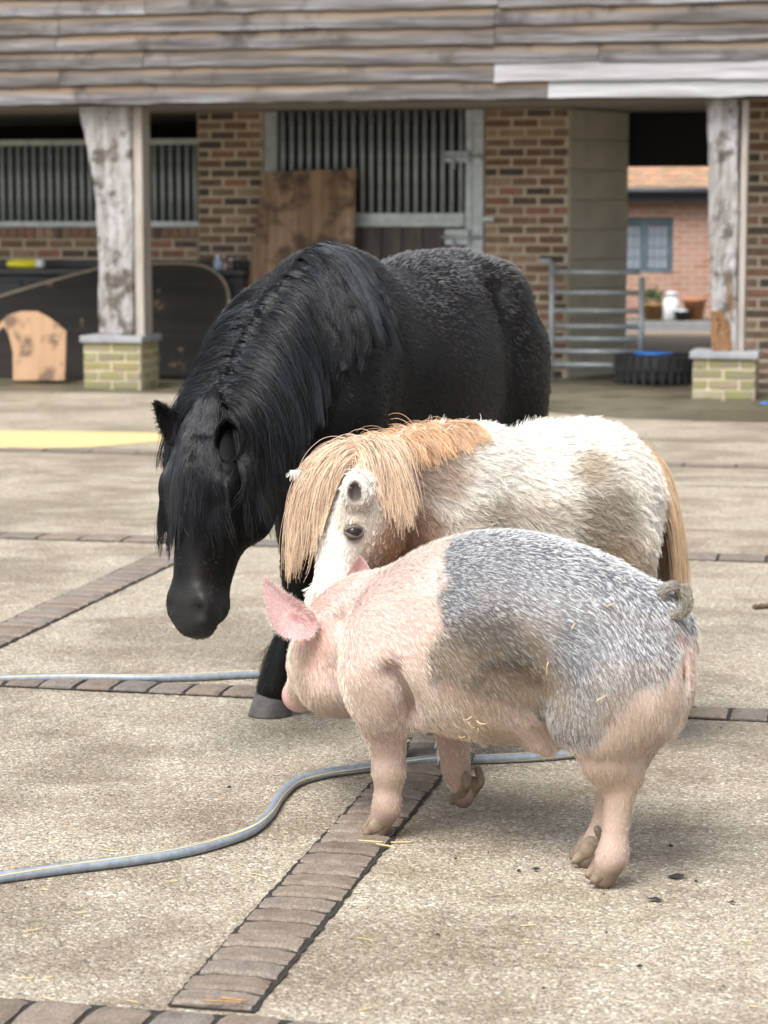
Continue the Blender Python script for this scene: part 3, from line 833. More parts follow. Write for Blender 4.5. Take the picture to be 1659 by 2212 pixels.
# ---- hose: one grey line with a cream stripe, in two visible runs
mh = Mat("hose_plastic"); _c = mh.coord()
mh.set(Base_Color=mh.ramp(mh.noise(_c, 60, 3), [(.3, (.17, .20, .235)), (.7, (.26, .30, .345))]), Roughness=.34, Normal=mh.bump(mh.noise(_c, 900, 2), .15, .001))
MAT_STRIPE = plain("hose_stripe", (.55, .43, .20), .45, 0, .2, 10)
def hose(name, pix, label, r=.0125):
    P = spline(np.array([ground(u, v, r) for u, v in pix]), 10)
    P[:, 2] = r + .001
    o = tag(link(name, tube_mesh(name, P, r, 14), mh.m), label, "hose", "garden hose runs")
    # stripes: thin ribbons wound slowly round the tube
    T = norm(np.gradient(P, axis=0)); side = norm(np.cross(T, [0, 0, 1.0])); up = np.cross(side, T)
    for k, off in enumerate((0.25, 1.15)):
        vs, fs = [], []
        for i in range(len(P)):
            w = off + .9 * math.sin(i * .035 + k)
            for j, dw in enumerate((-.10, .10)):
                a = w + dw
                vs.append(P[i] + (side[i] * math.cos(a) + up[i] * math.sin(a)) * (r + .0006) if (side[i] @ np.array([0, -1.0, 0])) > 0 else P[i] + (-side[i] * math.cos(a) + up[i] * math.sin(a)) * (r + .0006))
            if i: b = 2 * i; fs.append((b - 2, b, b + 1, b - 1))
        link("stripe", mesh("stripe", vs, fs), MAT_STRIPE if k == 0 else plain("hose_stripe_pale", (.62, .56, .42), .45), o)
hose("garden_hose", [(-60, 1903), (0, 1896), (130, 1878), (260, 1862), (380, 1844), (470, 1822), (540, 1796), (580, 1762), (605, 1722), (640, 1690), (700, 1672), (760, 1663), (820, 1655), (900, 1645), (960, 1642), (1050, 1640), (1150, 1636), (1250, 1627), (1330, 1612)], "grey hose with cream stripes curving past the pig's front feet")
hose("garden_hose", [(-60, 1470), (0, 1467), (150, 1464), (300, 1465), (420, 1463), (500, 1459), (580, 1457), (680, 1466)], "grey hose lying straight beside the black horse's hoof")

# ---- litter: straw, dark scraps, leaf bits, dung
MAT_STRAW = plain("straw", (.55, .42, .20), .6, 0, .3, 60)
MAT_SCRAP = plain("black_scrap", (.015, .014, .013), .8)
MAT_LEAFBIT = plain("dry_leaf", (.30, .18, .08), .7, 0, .4, 30)
def straw(u, v, L, ang, material=MAT_STRAW, w=.0016, label="yellow straw stalk lying on the yard", name="straw_stalk", z=.0025, grp="straw stalks scattered on the yard", cat="straw", bend=.15):
    c = ground(u, v, z)
    t = np.linspace(-.5, .5, 7); k = random.uniform(-bend, bend)
    pts = [(c[0] + L * (x * math.cos(ang) - k * (x * x) * math.sin(ang)), c[1] + L * (x * math.sin(ang) + k * x * x * math.cos(ang)), z + .001) for x in t]
    tag(link(name, tube_mesh(name, pts, w, 6), material), label, cat, grp)
on_band = "straw stalk on the paving blocks by the pig's front trotter"
for (u, v, L, a) in ((800, 1818, .055, -.25), (826, 1826, .035, -.6), (868, 1820, .05, .1), (845, 1830, .03, -.9)): straw(u, v, L, a, label=on_band, z=.018 if u < 850 else .003)
for (u, v, L, a) in ((480, 2164, .07, -.12), (505, 2160, .05, -.3)): straw(u, v, L, a, MAT_LEAFBIT, .0022, "dry brown stalk on the last paving block of the band", "dry_stalk", .018, "dry stalks on the paving block", "stalk")
rr_ = random.Random(12)
for k in range(26):
    u, v = rr_.uniform(10, 1650), 1600 + 600 * rr_.random() ** .8
    straw(u, v, rr_.uniform(.012, .05), rr_.uniform(-.7, .7), w=.0011)
def scrap(u, v, s, material, label, cat, name, grp=None):
    c = ground(u, v, .003)
    rr = np.random.default_rng(int(u * 7 + v)); n = 11
    bm = bmesh.new(); vs = []
    for k in range(n):
        w = 2 * math.pi * k / n; q = s * rr.uniform(.55, 1.1)
        vs.append(bm.verts.new((c[0] + q * math.cos(w) * 1.25, c[1] + q * math.sin(w) * .8, .0035 + rr.uniform(0, .004))))
    ct = bm.verts.new((c[0], c[1], .010 + s * .12))
    for k in range(n): bm.faces.new((vs[k], vs[(k + 1) % n], ct))
    tag(link(name, bm_mesh(name, bm), material), label, cat, grp)
for (u, v, s) in ((1462, 1895, .017), (1416, 1945, .013), (1582, 1952, .008), (1158, 1880, .008), (1120, 1884, .006), (1448, 1830, .007), (496, 1703, .006), (1382, 2090, .006)):
    scrap(u, v, s, MAT_SCRAP, "small black scrap on the concrete near the pig's hind trotters" if u > 1390 and v < 1960 else "tiny black speck on the open concrete", "scrap", "black_scrap", "black scraps on the concrete" if u > 1390 and v < 1960 else "black specks on the concrete")
for k in range(24):
    u, v = rr_.uniform(10, 1650), 1570 + 630 * rr_.random()
    scrap(u, v, rr_.uniform(.002, .0045), rr_.choice([MAT_SCRAP, MAT_SCRAP, MAT_LEAFBIT]), "small dark crumb of dirt on the pale concrete", "dirt", "dirt_crumb", "crumbs of dirt on the concrete")
MAT_DUNG = plain("dung", (.09, .055, .03), .85, 0, .4, 40, .6)
def dung(u, v, n, label):
    c = ground(u, v); e = empty("dung_pile", (c[0], c[1], 0)); tag(e, label, "dung")
    for k in range(n):
        p = (rr_.uniform(-.035, .035), rr_.uniform(-.02, .02), .010)
        bm = bmesh.new(); bmesh.ops.create_icosphere(bm, subdivisions=2, radius=rr_.uniform(.009, .015))
        for w in bm.verts: w.co = Vector((w.co.x * 1.2, w.co.y, w.co.z * .8)) * (1 + rr_.uniform(-.12, .12))
        link("dropping", bm_mesh("dropping", bm, True), MAT_DUNG, e, p)
dung(1648, 1316, 6, "small brown dung pile on the concrete beyond the pig's tail")
dung(355, 1146, 3, "small dark droppings near the far paving band")
scrap(1652, 872, .05, MAT_BLUE, "small blue scrap beside the right post plinth", "scrap", "blue_scrap")
# ------------------------------------------------------------------ bodies as one smooth surface: blended volumes, meshed by surface nets
class Field:
    def __init__(s, lo, hi, h):
        s.lo = np.array(lo, float); s.h = h
        s.n = np.ceil((np.array(hi) - s.lo) / h).astype(int) + 1
        s.g = np.full(s.n, 9.0, np.float32)
        s.ax = [s.lo[i] + h * np.arange(s.n[i]) for i in range(3)]
    def _slab(s, lo, hi):
        a = np.clip(np.floor((lo - s.lo) / s.h).astype(int), 0, s.n - 1)
        b = np.clip(np.ceil((hi - s.lo) / s.h).astype(int) + 1, 1, s.n)
        sl = tuple(slice(i, j) for i, j in zip(a, b))
        X = np.stack(np.meshgrid(*[s.ax[i][sl[i]] for i in range(3)], indexing='ij'), -1).astype(np.float32)
        return sl, X
    def merge(s, sl, d, k, cut=False):
        g = s.g[sl]
        if cut:
            d = -d
            hh = np.maximum(k - np.abs(g - d), 0) / k
            s.g[sl] = np.maximum(g, d) + hh * hh * k * .25
        else:
            hh = np.maximum(k - np.abs(g - d), 0) / k
            s.g[sl] = np.minimum(g, d) - hh * hh * k * .25
    def ell(s, c, r, R=None, k=.05, cut=False):
        """ellipsoid, R rows = its axes"""
        c = np.asarray(c, float); r = np.asarray(r, float) * np.ones(3)
        R = np.eye(3) if R is None else np.asarray(R, float)
        m = r.max() + k + .03
        sl, X = s._slab(c - m, c + m)
        q = (X - c.astype(np.float32)) @ R.T.astype(np.float32)
        k0 = np.sqrt(((q / r) ** 2).sum(-1)); k1 = np.sqrt(((q / r ** 2) ** 2).sum(-1)) + 1e-6
        s.merge(sl, k0 * (k0 - 1) / k1, k, cut)
    def tube(s, P, A, Bu, Bd=None, lat=None, k=.05, cap=None, n=10, cut=False):
        """swept ellipse through P; A lateral radii, Bu/Bd radii on the up / down side; lat = lateral vector(s)"""
        P = np.asarray(P, float)
        A = np.ones(len(P)) * np.asarray(A, float); Bu = np.ones(len(P)) * np.asarray(Bu, float)
        Bd = Bu if Bd is None else np.ones(len(P)) * np.asarray(Bd, float)
        if lat is None: lat = np.array([1.0, 0, 0])
        lat = np.asarray(lat, float)
        if lat.ndim == 1: lat = np.repeat(lat[None], len(P), 0)
        D = spline(np.hstack([P, A[:, None], Bu[:, None], Bd[:, None], lat]), n)
        p, a, bu, bd, L = D[:, :3], D[:, 3], D[:, 4], D[:, 5], D[:, 6:9]
        T = np.gradient(p, axis=0); ds = np.linalg.norm(T, axis=1); T /= ds[:, None]
        L = L - T * (L * T).sum(1)[:, None]; L /= np.linalg.norm(L, axis=1)[:, None]
        U = np.cross(T, L)
        U *= np.sign(U[:, 2:3] + 1e-4) if cap != 'keep' else 1
        da, dbu, dbd = [np.gradient(x) / ds for x in (a, bu, bd)]
        m = max(a.max(), bu.max(), bd.max()) + k + .03
        sl, X = s._slab(p.min(0) - m, p.max(0) + m)
        sh = X.shape[:3]; X = X.reshape(-1, 3)
        out = np.empty(len(X), np.float32)
        pf = p.astype(np.float32); p2 = (pf ** 2).sum(1)
        for i0 in range(0, len(X), 200000):
            x = X[i0:i0 + 200000]
            idx = np.argmin(p2[None] - 2 * (x @ pf.T), axis=1)
            q = x - pf[idx]
            t = (q * T[idx]).sum(1); l = (q * L[idx]).sum(1); u = (q * U[idx]).sum(1)
            e = np.where(((idx == 0) & (t < 0)) | ((idx == len(p) - 1) & (t > 0)), t, 0)
            tt = np.clip(t - e, -ds[idx], ds[idx])
            ra = a[idx] + tt * da[idx]
            rb = np.where(u > 0, bu[idx] + tt * dbu[idx], bd[idx] + tt * dbd[idx])
            ra = np.maximum(ra, .003); rb = np.maximum(rb, .003)
            rc = np.minimum(ra, rb)
            k0 = np.sqrt((l / ra) ** 2 + (u / rb) ** 2 + (e / rc) ** 2)
            k1 = np.sqrt((l / ra ** 2) ** 2 + (u / rb ** 2) ** 2 + (e / rc ** 2) ** 2) + 1e-6
            out[i0:i0 + 200000] = np.where(k0 < .05, -rc, k0 * (k0 - 1) / k1)
        s.merge(sl, out.reshape(sh), k, cut)
    def sample(s, p):
        q = (np.asarray(p) - s.lo) / s.h
        q = np.clip(q, 0, s.n - 1.001)
        i = q.astype(int); f = q - i
        r = 0
        for dx in (0, 1):
            for dy in (0, 1):
                for dz in (0, 1):
                    w = np.abs(1 - dx - f[:, 0]) * np.abs(1 - dy - f[:, 1]) * np.abs(1 - dz - f[:, 2])
                    r = r + w * s.g[i[:, 0] + dx, i[:, 1] + dy, i[:, 2] + dz]
        return r
    def grad(s, p):
        p = np.asarray(p, float); e = s.h
        g = np.stack([s.sample(p + np.eye(3)[i] * e) - s.sample(p - np.eye(3)[i] * e) for i in range(3)], -1)
        return g / (np.linalg.norm(g, axis=1)[:, None] + 1e-9)
    def net(s, name):
        g = s.g; n = s.n
        ins = g < 0
        cnt = np.zeros(n - 1, np.int8)
        for dx in (0, 1):
            for dy in (0, 1):
                for dz in (0, 1):
                    cnt += ins[dx:n[0] - 1 + dx, dy:n[1] - 1 + dy, dz:n[2] - 1 + dz]
        act = (cnt > 0) & (cnt < 8)
        ijk = np.argwhere(act)
        vid = np.full(n - 1, -1, np.int64); vid[tuple(ijk.T)] = np.arange(len(ijk))
        acc = np.zeros((len(ijk), 3)); w = np.zeros(len(ijk))
        cor = [(a, b, c) for a in (0, 1) for b in (0, 1) for c in (0, 1)]
        for a in cor:
            for ax in range(3):
                if a[ax]: continue
                b = list(a); b[ax] = 1
                ga = g[tuple((ijk + a).T)]; gb = g[tuple((ijk + b).T)]
                cr = (ga < 0) != (gb < 0)
                t = np.where(cr, ga / np.where(cr, ga - gb, 1), 0)
                pt = np.repeat(np.array(a, float)[None], len(ijk), 0); pt[:, ax] = t
                acc += pt * cr[:, None]; w += cr
        V = s.lo + (ijk + acc / w[:, None]) * s.h
        F = []
        for ax in range(3):
            b1, b2 = (ax + 1) % 3, (ax + 2) % 3
            A = np.swapaxes(ins, 0, 0)
            sl0 = [slice(1, -1)] * 3; sl1 = [slice(1, -1)] * 3
            sl0[ax] = slice(0, -1); sl1[ax] = slice(1, None)
            ch = ins[tuple(sl0)] != ins[tuple(sl1)]
            e = np.argwhere(ch); off = np.array([1, 1, 1]); off[ax] = 0
            e = e + off
            flip = ins[tuple(e.T)]
            o1 = np.zeros(3, int); o1[b1] = 1; o2 = np.zeros(3, int); o2[b2] = 1
            q = np.stack([vid[tuple((e - o1 - o2).T)], vid[tuple((e - o2).T)], vid[tuple(e.T)], vid[tuple((e - o1).T)]], 1)
            q[~flip] = q[~flip][:, ::-1]
            F.append(q)
        F = np.vstack(F)
        F = F[(F >= 0).all(1)]
        # relax a little
        E = np.vstack([F[:, [0, 1]], F[:, [1, 2]], F[:, [2, 3]], F[:, [3, 0]]])
        deg = np.bincount(E.ravel(), minlength=len(V))[:, None]
        for it in range(2):
            S = np.zeros_like(V)
            for c in range(3):
                S[:, c] = np.bincount(E[:, 0], V[E[:, 1], c], len(V)) + np.bincount(E[:, 1], V[E[:, 0], c], len(V))
            V = V * .5 + .5 * S / np.maximum(deg, 1)
        s.V, s.F = V, F
        return V, F

def np_mesh(name, V, F, smooth=True):
    me = bpy.data.meshes.new(name)
    F = np.asarray(F)
    me.vertices.add(len(V)); me.vertices.foreach_set("co", np.asarray(V, np.float32).ravel())
    me.loops.add(F.size); me.loops.foreach_set("vertex_index", F.astype(np.int32).ravel())
    me.polygons.add(len(F)); me.polygons.foreach_set("loop_start", np.arange(0, F.size, F.shape[1], dtype=np.int32))
    me.polygons.foreach_set("use_smooth", np.ones(len(F), bool))
    me.update(calc_edges=True)
    me.validate()
    return me
def set_color(me, col, name="col"):
    a = me.color_attributes.new(name, 'FLOAT_COLOR', 'POINT')
    c = np.ones((len(me.vertices), 4), np.float32); c[:, :3] = col
    a.data.foreach_set("color", c.ravel())

# value noise for patches of colour, clumps and combing
_perm = np.random.default_rng(3).random((32, 32, 32)).astype(np.float32)
def vnoise(p, scale, seed=0.0):
    q = np.asarray(p) * scale + seed
    i = np.floor(q).astype(int); f = q - i; f = f * f * (3 - 2 * f)
    r = 0
    for dx in (0, 1):
        for dy in (0, 1):
            for dz in (0, 1):
                w = np.abs(1 - dx - f[:, 0]) * np.abs(1 - dy - f[:, 1]) * np.abs(1 - dz - f[:, 2])
                r = r + w * _perm[(i[:, 0] + dx) % 32, (i[:, 1] + dy) % 32, (i[:, 2] + dz) % 32]
    return r
def fbm(p, scale, seed=0.0, o=3):
    return sum(vnoise(p, scale * 2 ** k, seed + 7.3 * k) * .5 ** k for k in range(o)) / sum(.5 ** k for k in range(o))
def smooth01(x, a, b):
    t = np.clip((x - a) / (b - a), 0, 1); return t * t * (3 - 2 * t)

def surface_points(V, F, n, rg, density=None):
    T = np.vstack([F[:, [0, 1, 2]], F[:, [0, 2, 3]]])
    a, b, c = V[T[:, 0]], V[T[:, 1]], V[T[:, 2]]
    N = np.cross(b - a, c - a); ar = np.linalg.norm(N, axis=1)
    w = ar.copy()
    if density is not None: w = w * density((a + b + c) / 3)
    cdf = np.cumsum(w); k = np.searchsorted(cdf, rg.random(n) * cdf[-1])
    k = np.minimum(k, len(T) - 1)
    r1, r2 = np.sqrt(rg.random(n)), rg.random(n)
    return a[k] * (1 - r1)[:, None] + b[k] * (r1 * (1 - r2))[:, None] + c[k] * (r1 * r2)[:, None]

def hair_object(name, P, radius, tip, col, material, parent=None, root=1.0, tipc=1.0):
    """P: (n, m, 3) strands; radius (n,) at the root; col (n,3)"""
    n, m = P.shape[:2]
    cd = bpy.data.hair_curves.new(name)
    cd.add_curves([m] * n)
    cd.points.foreach_set("position", np.ascontiguousarray(P, np.float32).ravel())
    r = np.asarray(radius)[:, None] * np.linspace(1, tip, m)[None] ** .8
    at_ = cd.attributes.get("radius") or cd.attributes.new("radius", 'FLOAT', 'POINT')
    at_.data.foreach_set("value", np.ascontiguousarray(r, np.float32).ravel())
    ca = cd.attributes.new("col", 'FLOAT_COLOR', 'POINT')
    c4 = np.ones((n, m, 4), np.float32)
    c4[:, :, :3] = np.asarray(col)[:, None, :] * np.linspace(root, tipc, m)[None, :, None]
    ca.data.foreach_set("color", c4.ravel())
    cd.materials.append(material)
    o = bpy.data.objects.new(name, cd); COL.objects.link(o)
    if parent: o.parent = parent
    return o

def drape(field, roots, d0, length, m, stiff=.55, grav=1.0, clear=.004, sway=None, rg=None, kink=0.0):
    """long hair: step out from the root, bend to gravity, slide over the body instead of through it"""
    n = len(roots)
    P = np.zeros((n, m, 3)); P[:, 0] = roots
    d = norm(d0); st = (length / (m - 1))[:, None]
    g = np.array([0, 0, -1.0])
    for i in range(1, m):
        d = norm(d * stiff + (1 - stiff) * grav * g + (sway if sway is not None else 0) * (1 - stiff))
        if kink: d = norm(d + rg.normal(0, kink, d.shape))
        p = P[:, i - 1] + d * st
        s = field.sample(p); G = field.grad(p)
        push = np.maximum(clear * (1 + i * .15) - s, 0)
        push = np.minimum(push, .05)
        p = p + G * push[:, None]
        nd = norm(p - P[:, i - 1])
        p = P[:, i - 1] + nd * st
        d = nd; P[:, i] = p
    return P
def nearest(R, G):
    """index of the nearest G for every R, through a hash grid of shrinking certainty"""
    from mathutils.kdtree import KDTree
    kd = KDTree(len(G))
    for i, q in enumerate(G.tolist()): kd.insert(q, i)
    kd.balance()
    find = kd.find
    return np.array([find(q)[1] for q in R.tolist()])
def clump(P, nclump, rg, amount=.7, guides=None):
    """draw strands together towards the tip of a neighbouring guide"""
    n, m = P.shape[:2]
    gi = rg.choice(n, nclump, replace=False)
    near = nearest(P[:, 0], P[gi, 0])
    t = np.linspace(0, 1, m)[None, :, None] ** .8
    off = rg.random(n)[:, None, None] * .35 + .65
    tgt = P[gi][near]
    return P + (tgt - P) * t * amount * off, near
def lift_out(field, S, clear):
    """push strand points that sank below the skin back out"""
    n, m = S.shape[:2]
    p = S[:, 1:].reshape(-1, 3).copy()
    cl = np.broadcast_to(np.asarray(clear, float).reshape(-1, 1), (n, m - 1)).ravel()
    for _ in range(2):
        s = field.sample(p)
        low = np.where(s < cl)[0]
        if len(low) == 0: break
        p[low] += field.grad(p[low]) * (cl[low] - s[low])[:, None]
    S = S.copy(); S[:, 1:] = p.reshape(n, m - 1, 3)
    return S
def fur(field, roots, comb, length, m, lift=.35, rg=None, rad_noise=.25, curl=0.0):
    """short coat: leans along the combing direction over the surface"""
    N = field.grad(roots)
    c = comb - N * (comb * N).sum(1)[:, None]
    c = norm(c + rg.normal(0, rad_noise, c.shape))
    t = np.linspace(0, 1, m)[None, :, None]
    L = length[:, None, None]
    P = roots[:, None] - N[:, None] * .002 + c[:, None] * (t * L) + N[:, None] * (L * lift * (t - .45 * t * t))
    if curl: P = P + np.cross(N, c)[:, None] * (np.sin(t * 3.5 + rg.random(len(roots))[:, None, None] * 6) * curl * L * t)
    return P

def skin_material(name, rough=.55, bump=.25, scale=160, sss=0.0, spec=.4):
    m = Mat(name)
    a = m.n('Attribute', attribute_name="col").outputs['Color']
    co = m.coord()
    n = m.noise(co, scale, 3, .6)
    m.set(Base_Color=m.mix(m.ramp(n, [(.35, 0), (.7, .5)]), a, m.mix(1.0, a, (.7, .66, .64), 'MULTIPLY')), Roughness=rough, Normal=m.bump(n, bump, .004))
    m.b.inputs['Specular IOR Level'].default_value = spec
    if sss:
        m.b.inputs['Subsurface Weight'].default_value = sss
        m.b.inputs['Subsurface Radius'].default_value = (.012, .005, .003)
        m.b.inputs['Subsurface Scale'].default_value = 1.0
    return m.m
def hair_material(name, rough=.5, spec=.5, trans=0.0, sheen=0.0):
    m = Mat(name)
    a = m.n('Attribute', attribute_name="col").outputs['Color']
    m.set(Base_Color=a, Roughness=rough)
    m.b.inputs['Specular IOR Level'].default_value = spec
    return m.m
MAT_HOOF = plain("hoof_horn", (.085, .078, .072), .55, 0, .35, 25, .3)
# ------------------------------------------------------------------ the pig
def build_pig():
    rg = np.random.default_rng(21)
    f = Field((-.36, 4.50, -.01), (.78, 5.72, .80), .0075)
    # outlines seen from the camera give the heights of the back and belly along the (curved) spine
    topo = np.array([(560, 1330), (640, 1310), (690, 1290), (745, 1252), (800, 1240), (860, 1226), (910, 1206), (960, 1178), (1010, 1157), (1060, 1147), (1110, 1145), (1160, 1150), (1220, 1167), (1290, 1197), (1350, 1233), (1400, 1268), (1430, 1300), (1465, 1352), (1500, 1420)], float)
    boto = np.array([(560, 1500), (700, 1520), (760, 1530), (860, 1548), (900, 1560), (950, 1578), (1000, 1592), (1050, 1600), (1100, 1600), (1160, 1585), (1220, 1560), (1300, 1530), (1380, 1500), (1440, 1480), (1500, 1450)], float)
    plan = np.array([(.545, 4.770), (.500, 4.790), (.43, 4.830), (.34, 4.89), (.25, 4.962), (.165, 5.04), (.085, 5.125), (.015, 5.20), (-.04, 5.265)])
    wid = np.array([.085, .150, .180, .190, .196, .192, .178, .155, .135])
    P, Bv = [], []
    for (x, y) in plan:
        u, _ = proj((x, y, .5))
        zt_ = at(u, np.interp(u, topo[:, 0], topo[:, 1]), y)[2]; zb_ = at(u, np.interp(u, boto[:, 0], boto[:, 1]), y)[2]
        P.append((x, y, zb_ + (zt_ - zb_) * .52)); Bv.append(((zt_ - zb_) * .48, (zt_ - zb_) * .52))
    P = np.array(P); Bv = np.array(Bv)
    T = np.gradient(plan, axis=0); lat = np.stack([-T[:, 1], T[:, 0], 0 * T[:, 0]], 1)
    f.tube(P, wid, Bv[:, 0], Bv[:, 1], lat, k=.03)
    # shoulders, hams
    def pt(u, v, Y): return at(u, v, Y)
    f.ell(pt(835, 1440, 5.00), (.105, .10, .155), k=.07)
    f.ell(pt(930, 1400, 5.20), (.10, .10, .15), k=.06)
    # neck and head, turned away from the camera
    hd = norm(np.array([-.175, .30, -.13]))
    hl = norm(np.cross(np.array([0, 0, 1.0]), hd))
    hu = np.cross(hd, hl)
    Hc = pt(735, 1408, 5.27)
    f.tube([P[-1] + (0.01, -.02, -.01), Hc + (0, 0, .0), pt(697, 1432, 5.38)], [.150, .115, .080], [.145, .118, .090], [.15, .125, .085], hl, k=.05)
    f.ell(pt(722, 1478, 5.235), (.085, .09, .075), k=.04)                 # near jowl
    f.ell(pt(708, 1475, 5.36), (.06, .08, .06), k=.05)
    f.tube([pt(690, 1440, 5.38), pt(668, 1468, 5.47), pt(652, 1496, 5.535)], [.062, .048, .042], [.072, .052, .043], [.072, .052, .045], hl, k=.04)
    f.tube([pt(722, 1350, 5.20), pt(694, 1347, 5.175), pt(668, 1345, 5.165)], [.05, .034, .016], [.05, .036, .022], None, (1, 0, 0), k=.03)      # root of the near ear
    # legs (u, v, Y, half width px, depth factor)
    def leg(rows, k=.03, lat=(1, 0, 0), n=8):
        pts = [pt(u, v, Y) for u, v, Y, w, dp in rows]
        a = [w * Y / FV for u, v, Y, w, dp in rows]
        b = [w * Y / FV * dp for u, v, Y, w, dp in rows]
        # cross section: lateral = camera x, other = depth
        f.tube(pts, a, b, b, np.array(lat, float), k=k, n=n)
    leg([(815, 1470, 5.03, 70, 1.2), (828, 1560, 5.045, 55, 1.0), (838, 1620, 5.05, 41, .95), (838, 1680, 5.055, 31, 1.0), (836, 1725, 5.058, 27, 1.05), (828, 1763, 5.062, 27, 1.1), (812, 1797, 5.066, 24, 1.1)])
    leg([(960, 1500, 5.24, 60, 1.2), (978, 1580, 5.245, 42, 1.0), (982, 1630, 5.248, 34, 1.0), (987, 1672, 5.25, 26, 1.0), (996, 1697, 5.255, 27, 1.1), (1000, 1722, 5.26, 25, 1.1)])
    # near hind: thigh - stifle - hock - cannon - pastern
    f.tube([pt(1370, 1370, 4.74), pt(1345, 1470, 4.70), pt(1316, 1570, 4.675), pt(1314, 1630, 4.675)], [.135, .140, .102, .060], [.10, .112, .09, .058], None, (1, 0, 0), k=.06)
    f.ell(pt(1392, 1500, 4.72), (.085, .10, .12), k=.06)
    leg([(1312, 1600, 4.675, 72, .8), (1314, 1636, 4.675, 58, .78), (1324, 1668, 4.675, 54, .75), (1334, 1698, 4.675, 43, .8), (1337, 1725, 4.673, 35, .9), (1331, 1785, 4.671, 31, .98), (1325, 1830, 4.67, 31, 1.0), (1316, 1862, 4.675, 33, 1.05), (1305, 1893, 4.682, 28, 1.1)])
    f.ell(pt(1372, 1668, 4.68), (.017, .026, .030), k=.03)                # point of hock
    # far hind
    f.tube([pt(1395, 1430, 4.92), pt(1375, 1530, 4.92), pt(1345, 1620, 4.90)], [.092, .088, .064], [.09, .09, .06], None, (1, 0, 0), k=.05)
    leg([(1350, 1610, 4.90, 52, .9), (1325, 1680, 4.885, 40, .9), (1312, 1735, 4.87, 29, 1.0), (1300, 1790, 4.85, 27, 1.05), (1285, 1825, 4.84, 29, 1.1), (1266, 1853, 4.834, 26, 1.1)])
    for (u, v, Y, r) in ((842, 1668, 5.045, .034), (836, 1738, 5.045, .030), (985, 1662, 5.245, .030), (1326, 1845, 4.665, .027), (1298, 1815, 4.85, .026)): f.ell(pt(u, v, Y), (r, r, r * 1.15), k=.025)
    # flank fold, sheath, loose belly skin
    f.tube([pt(1150, 1460, 4.80), pt(1190, 1500, 4.735), pt(1225, 1570, 4.70)], [.035, .035, .03], .03, None, (1, 0, 0), k=.06)
    f.ell(pt(1175, 1596, 4.86), (.038, .03, .03), k=.05)
    f.ell(pt(1182, 1612, 4.86), (.012, .012, .018), k=.03)
    for (u, v, Y) in ((1082, 1606, 4.90), (1040, 1604, 4.92)): f.ell(pt(u, v, Y), (.006, .006, .009), k=.012)
    # creases: behind the shoulder, between jowl and shoulder, flank hollow, rump cleft
    f.tube([pt(848, 1455, 4.90), pt(878, 1500, 4.92), pt(890, 1545, 4.96)], .012, .03, None, (1, 0, 0), k=.05, cut=True)
    f.tube([pt(735, 1330, 5.115), pt(738, 1390, 5.085), pt(742, 1455, 5.085), pt(768, 1522, 5.08)], .012, .034, None, (1, 0, 0), k=.045, cut=True)
    f.ell(pt(1105, 1510, 4.715), (.07, .03, .05), k=.06, cut=True)
    f.tube([pt(1470, 1365, 4.645), pt(1477, 1430, 4.645), pt(1466, 1530, 4.685)], .003, .016, None, (1, 0, 0), k=.02, cut=True)
    # snout: flat disc and nostrils
    V, F = f.net("pig")
    me = np_mesh("pig", V, F)
    # colour
    pj = norm(f.grad(V))
    ns = fbm(V, 6.0, 1.0); nf = fbm(V, 22.0, 5.0)
    pink = np.array([.46, .32, .285]); pale = np.array([.57, .45, .41])
    col = pink + (pale - pink) * smooth01(ns, .35, .65)[:, None]
    def blob(c, r, soft=.3, amp=.35, sc=9.0):
        d = np.linalg.norm((V - np.asarray(c)) / np.asarray(r), axis=1) + (fbm(V, sc, 11.0) - .5) * amp
        return 1 - smooth01(d, 1 - soft, 1 + soft)
    def over(c2, w):
        nonlocal col
        col = col * (1 - w[:, None]) + np.array(c2) * w[:, None]
    def saddle(Q, sc=14.0):
        """the grey saddle: behind a line at mid body, above the belly, not on the buttock"""
        wob = (fbm(Q, sc, 2.0) - .5)
        a = pt(958, 1200, 4.93); dirx = norm(np.array([.90, -.05, -.10]))
        front = ((Q - a) @ dirx) + wob * .06 + (fbm(Q, 60, 6.) - .5) * .025
        w = smooth01(front, -.010, .014)
        zline = .265 + wob * .05
        # lower border rises under the flank and drops on the thigh
        zl = np.interp(Q[:, 0], [.15, .24, .32, .37, .42, .50], [.40, .375, .36, .29, .185, .17]) + wob * .05
        w = w * smooth01(Q[:, 2] - zl, -.008, .014)
        p1, p2 = pt(1484, 1385, 4.72), pt(1245, 1598, 4.66)
        ln = p1[2] + (Q[:, 0] - p1[0]) * (p2[2] - p1[2]) / (p2[0] - p1[0]) + .018 * np.sin(Q[:, 0] * 40)
        w = w * smooth01(Q[:, 2] - ln + wob * .05, -.006, .010)
        return w
    sw = saddle(V)
    over((.085, .088, .098), sw)
    f.saddle = saddle
    # dirt: flank and belly ochre, hooves brown
    over((.20, .135, .075), blob(pt(1060, 1450, 4.75), (.14, .2, .10), .35) * .62)
    over((.06, .052, .042), blob(pt(1075, 1380, 4.75), (.105, .2, .065), .25) * .75 * sw)
    over((.26, .17, .10), smooth01(ns, .5, .75) * .4 * (V[:, 2] < .5))
    over((.60, .25, .20), blob(pt(680, 1380, 5.2), (.06, .1, .12), .4) * .5)
    over((.50, .24, .23), blob(pt(1464, 1385, 4.70), (.018, .05, .03), .35) * .6)
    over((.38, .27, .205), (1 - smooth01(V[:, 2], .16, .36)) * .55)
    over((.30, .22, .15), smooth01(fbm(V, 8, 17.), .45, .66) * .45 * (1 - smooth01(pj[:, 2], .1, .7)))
    over((.13, .09, .06), (1 - smooth01(V[:, 2] + (nf - .5) * .03, .03, .07)) * .75)
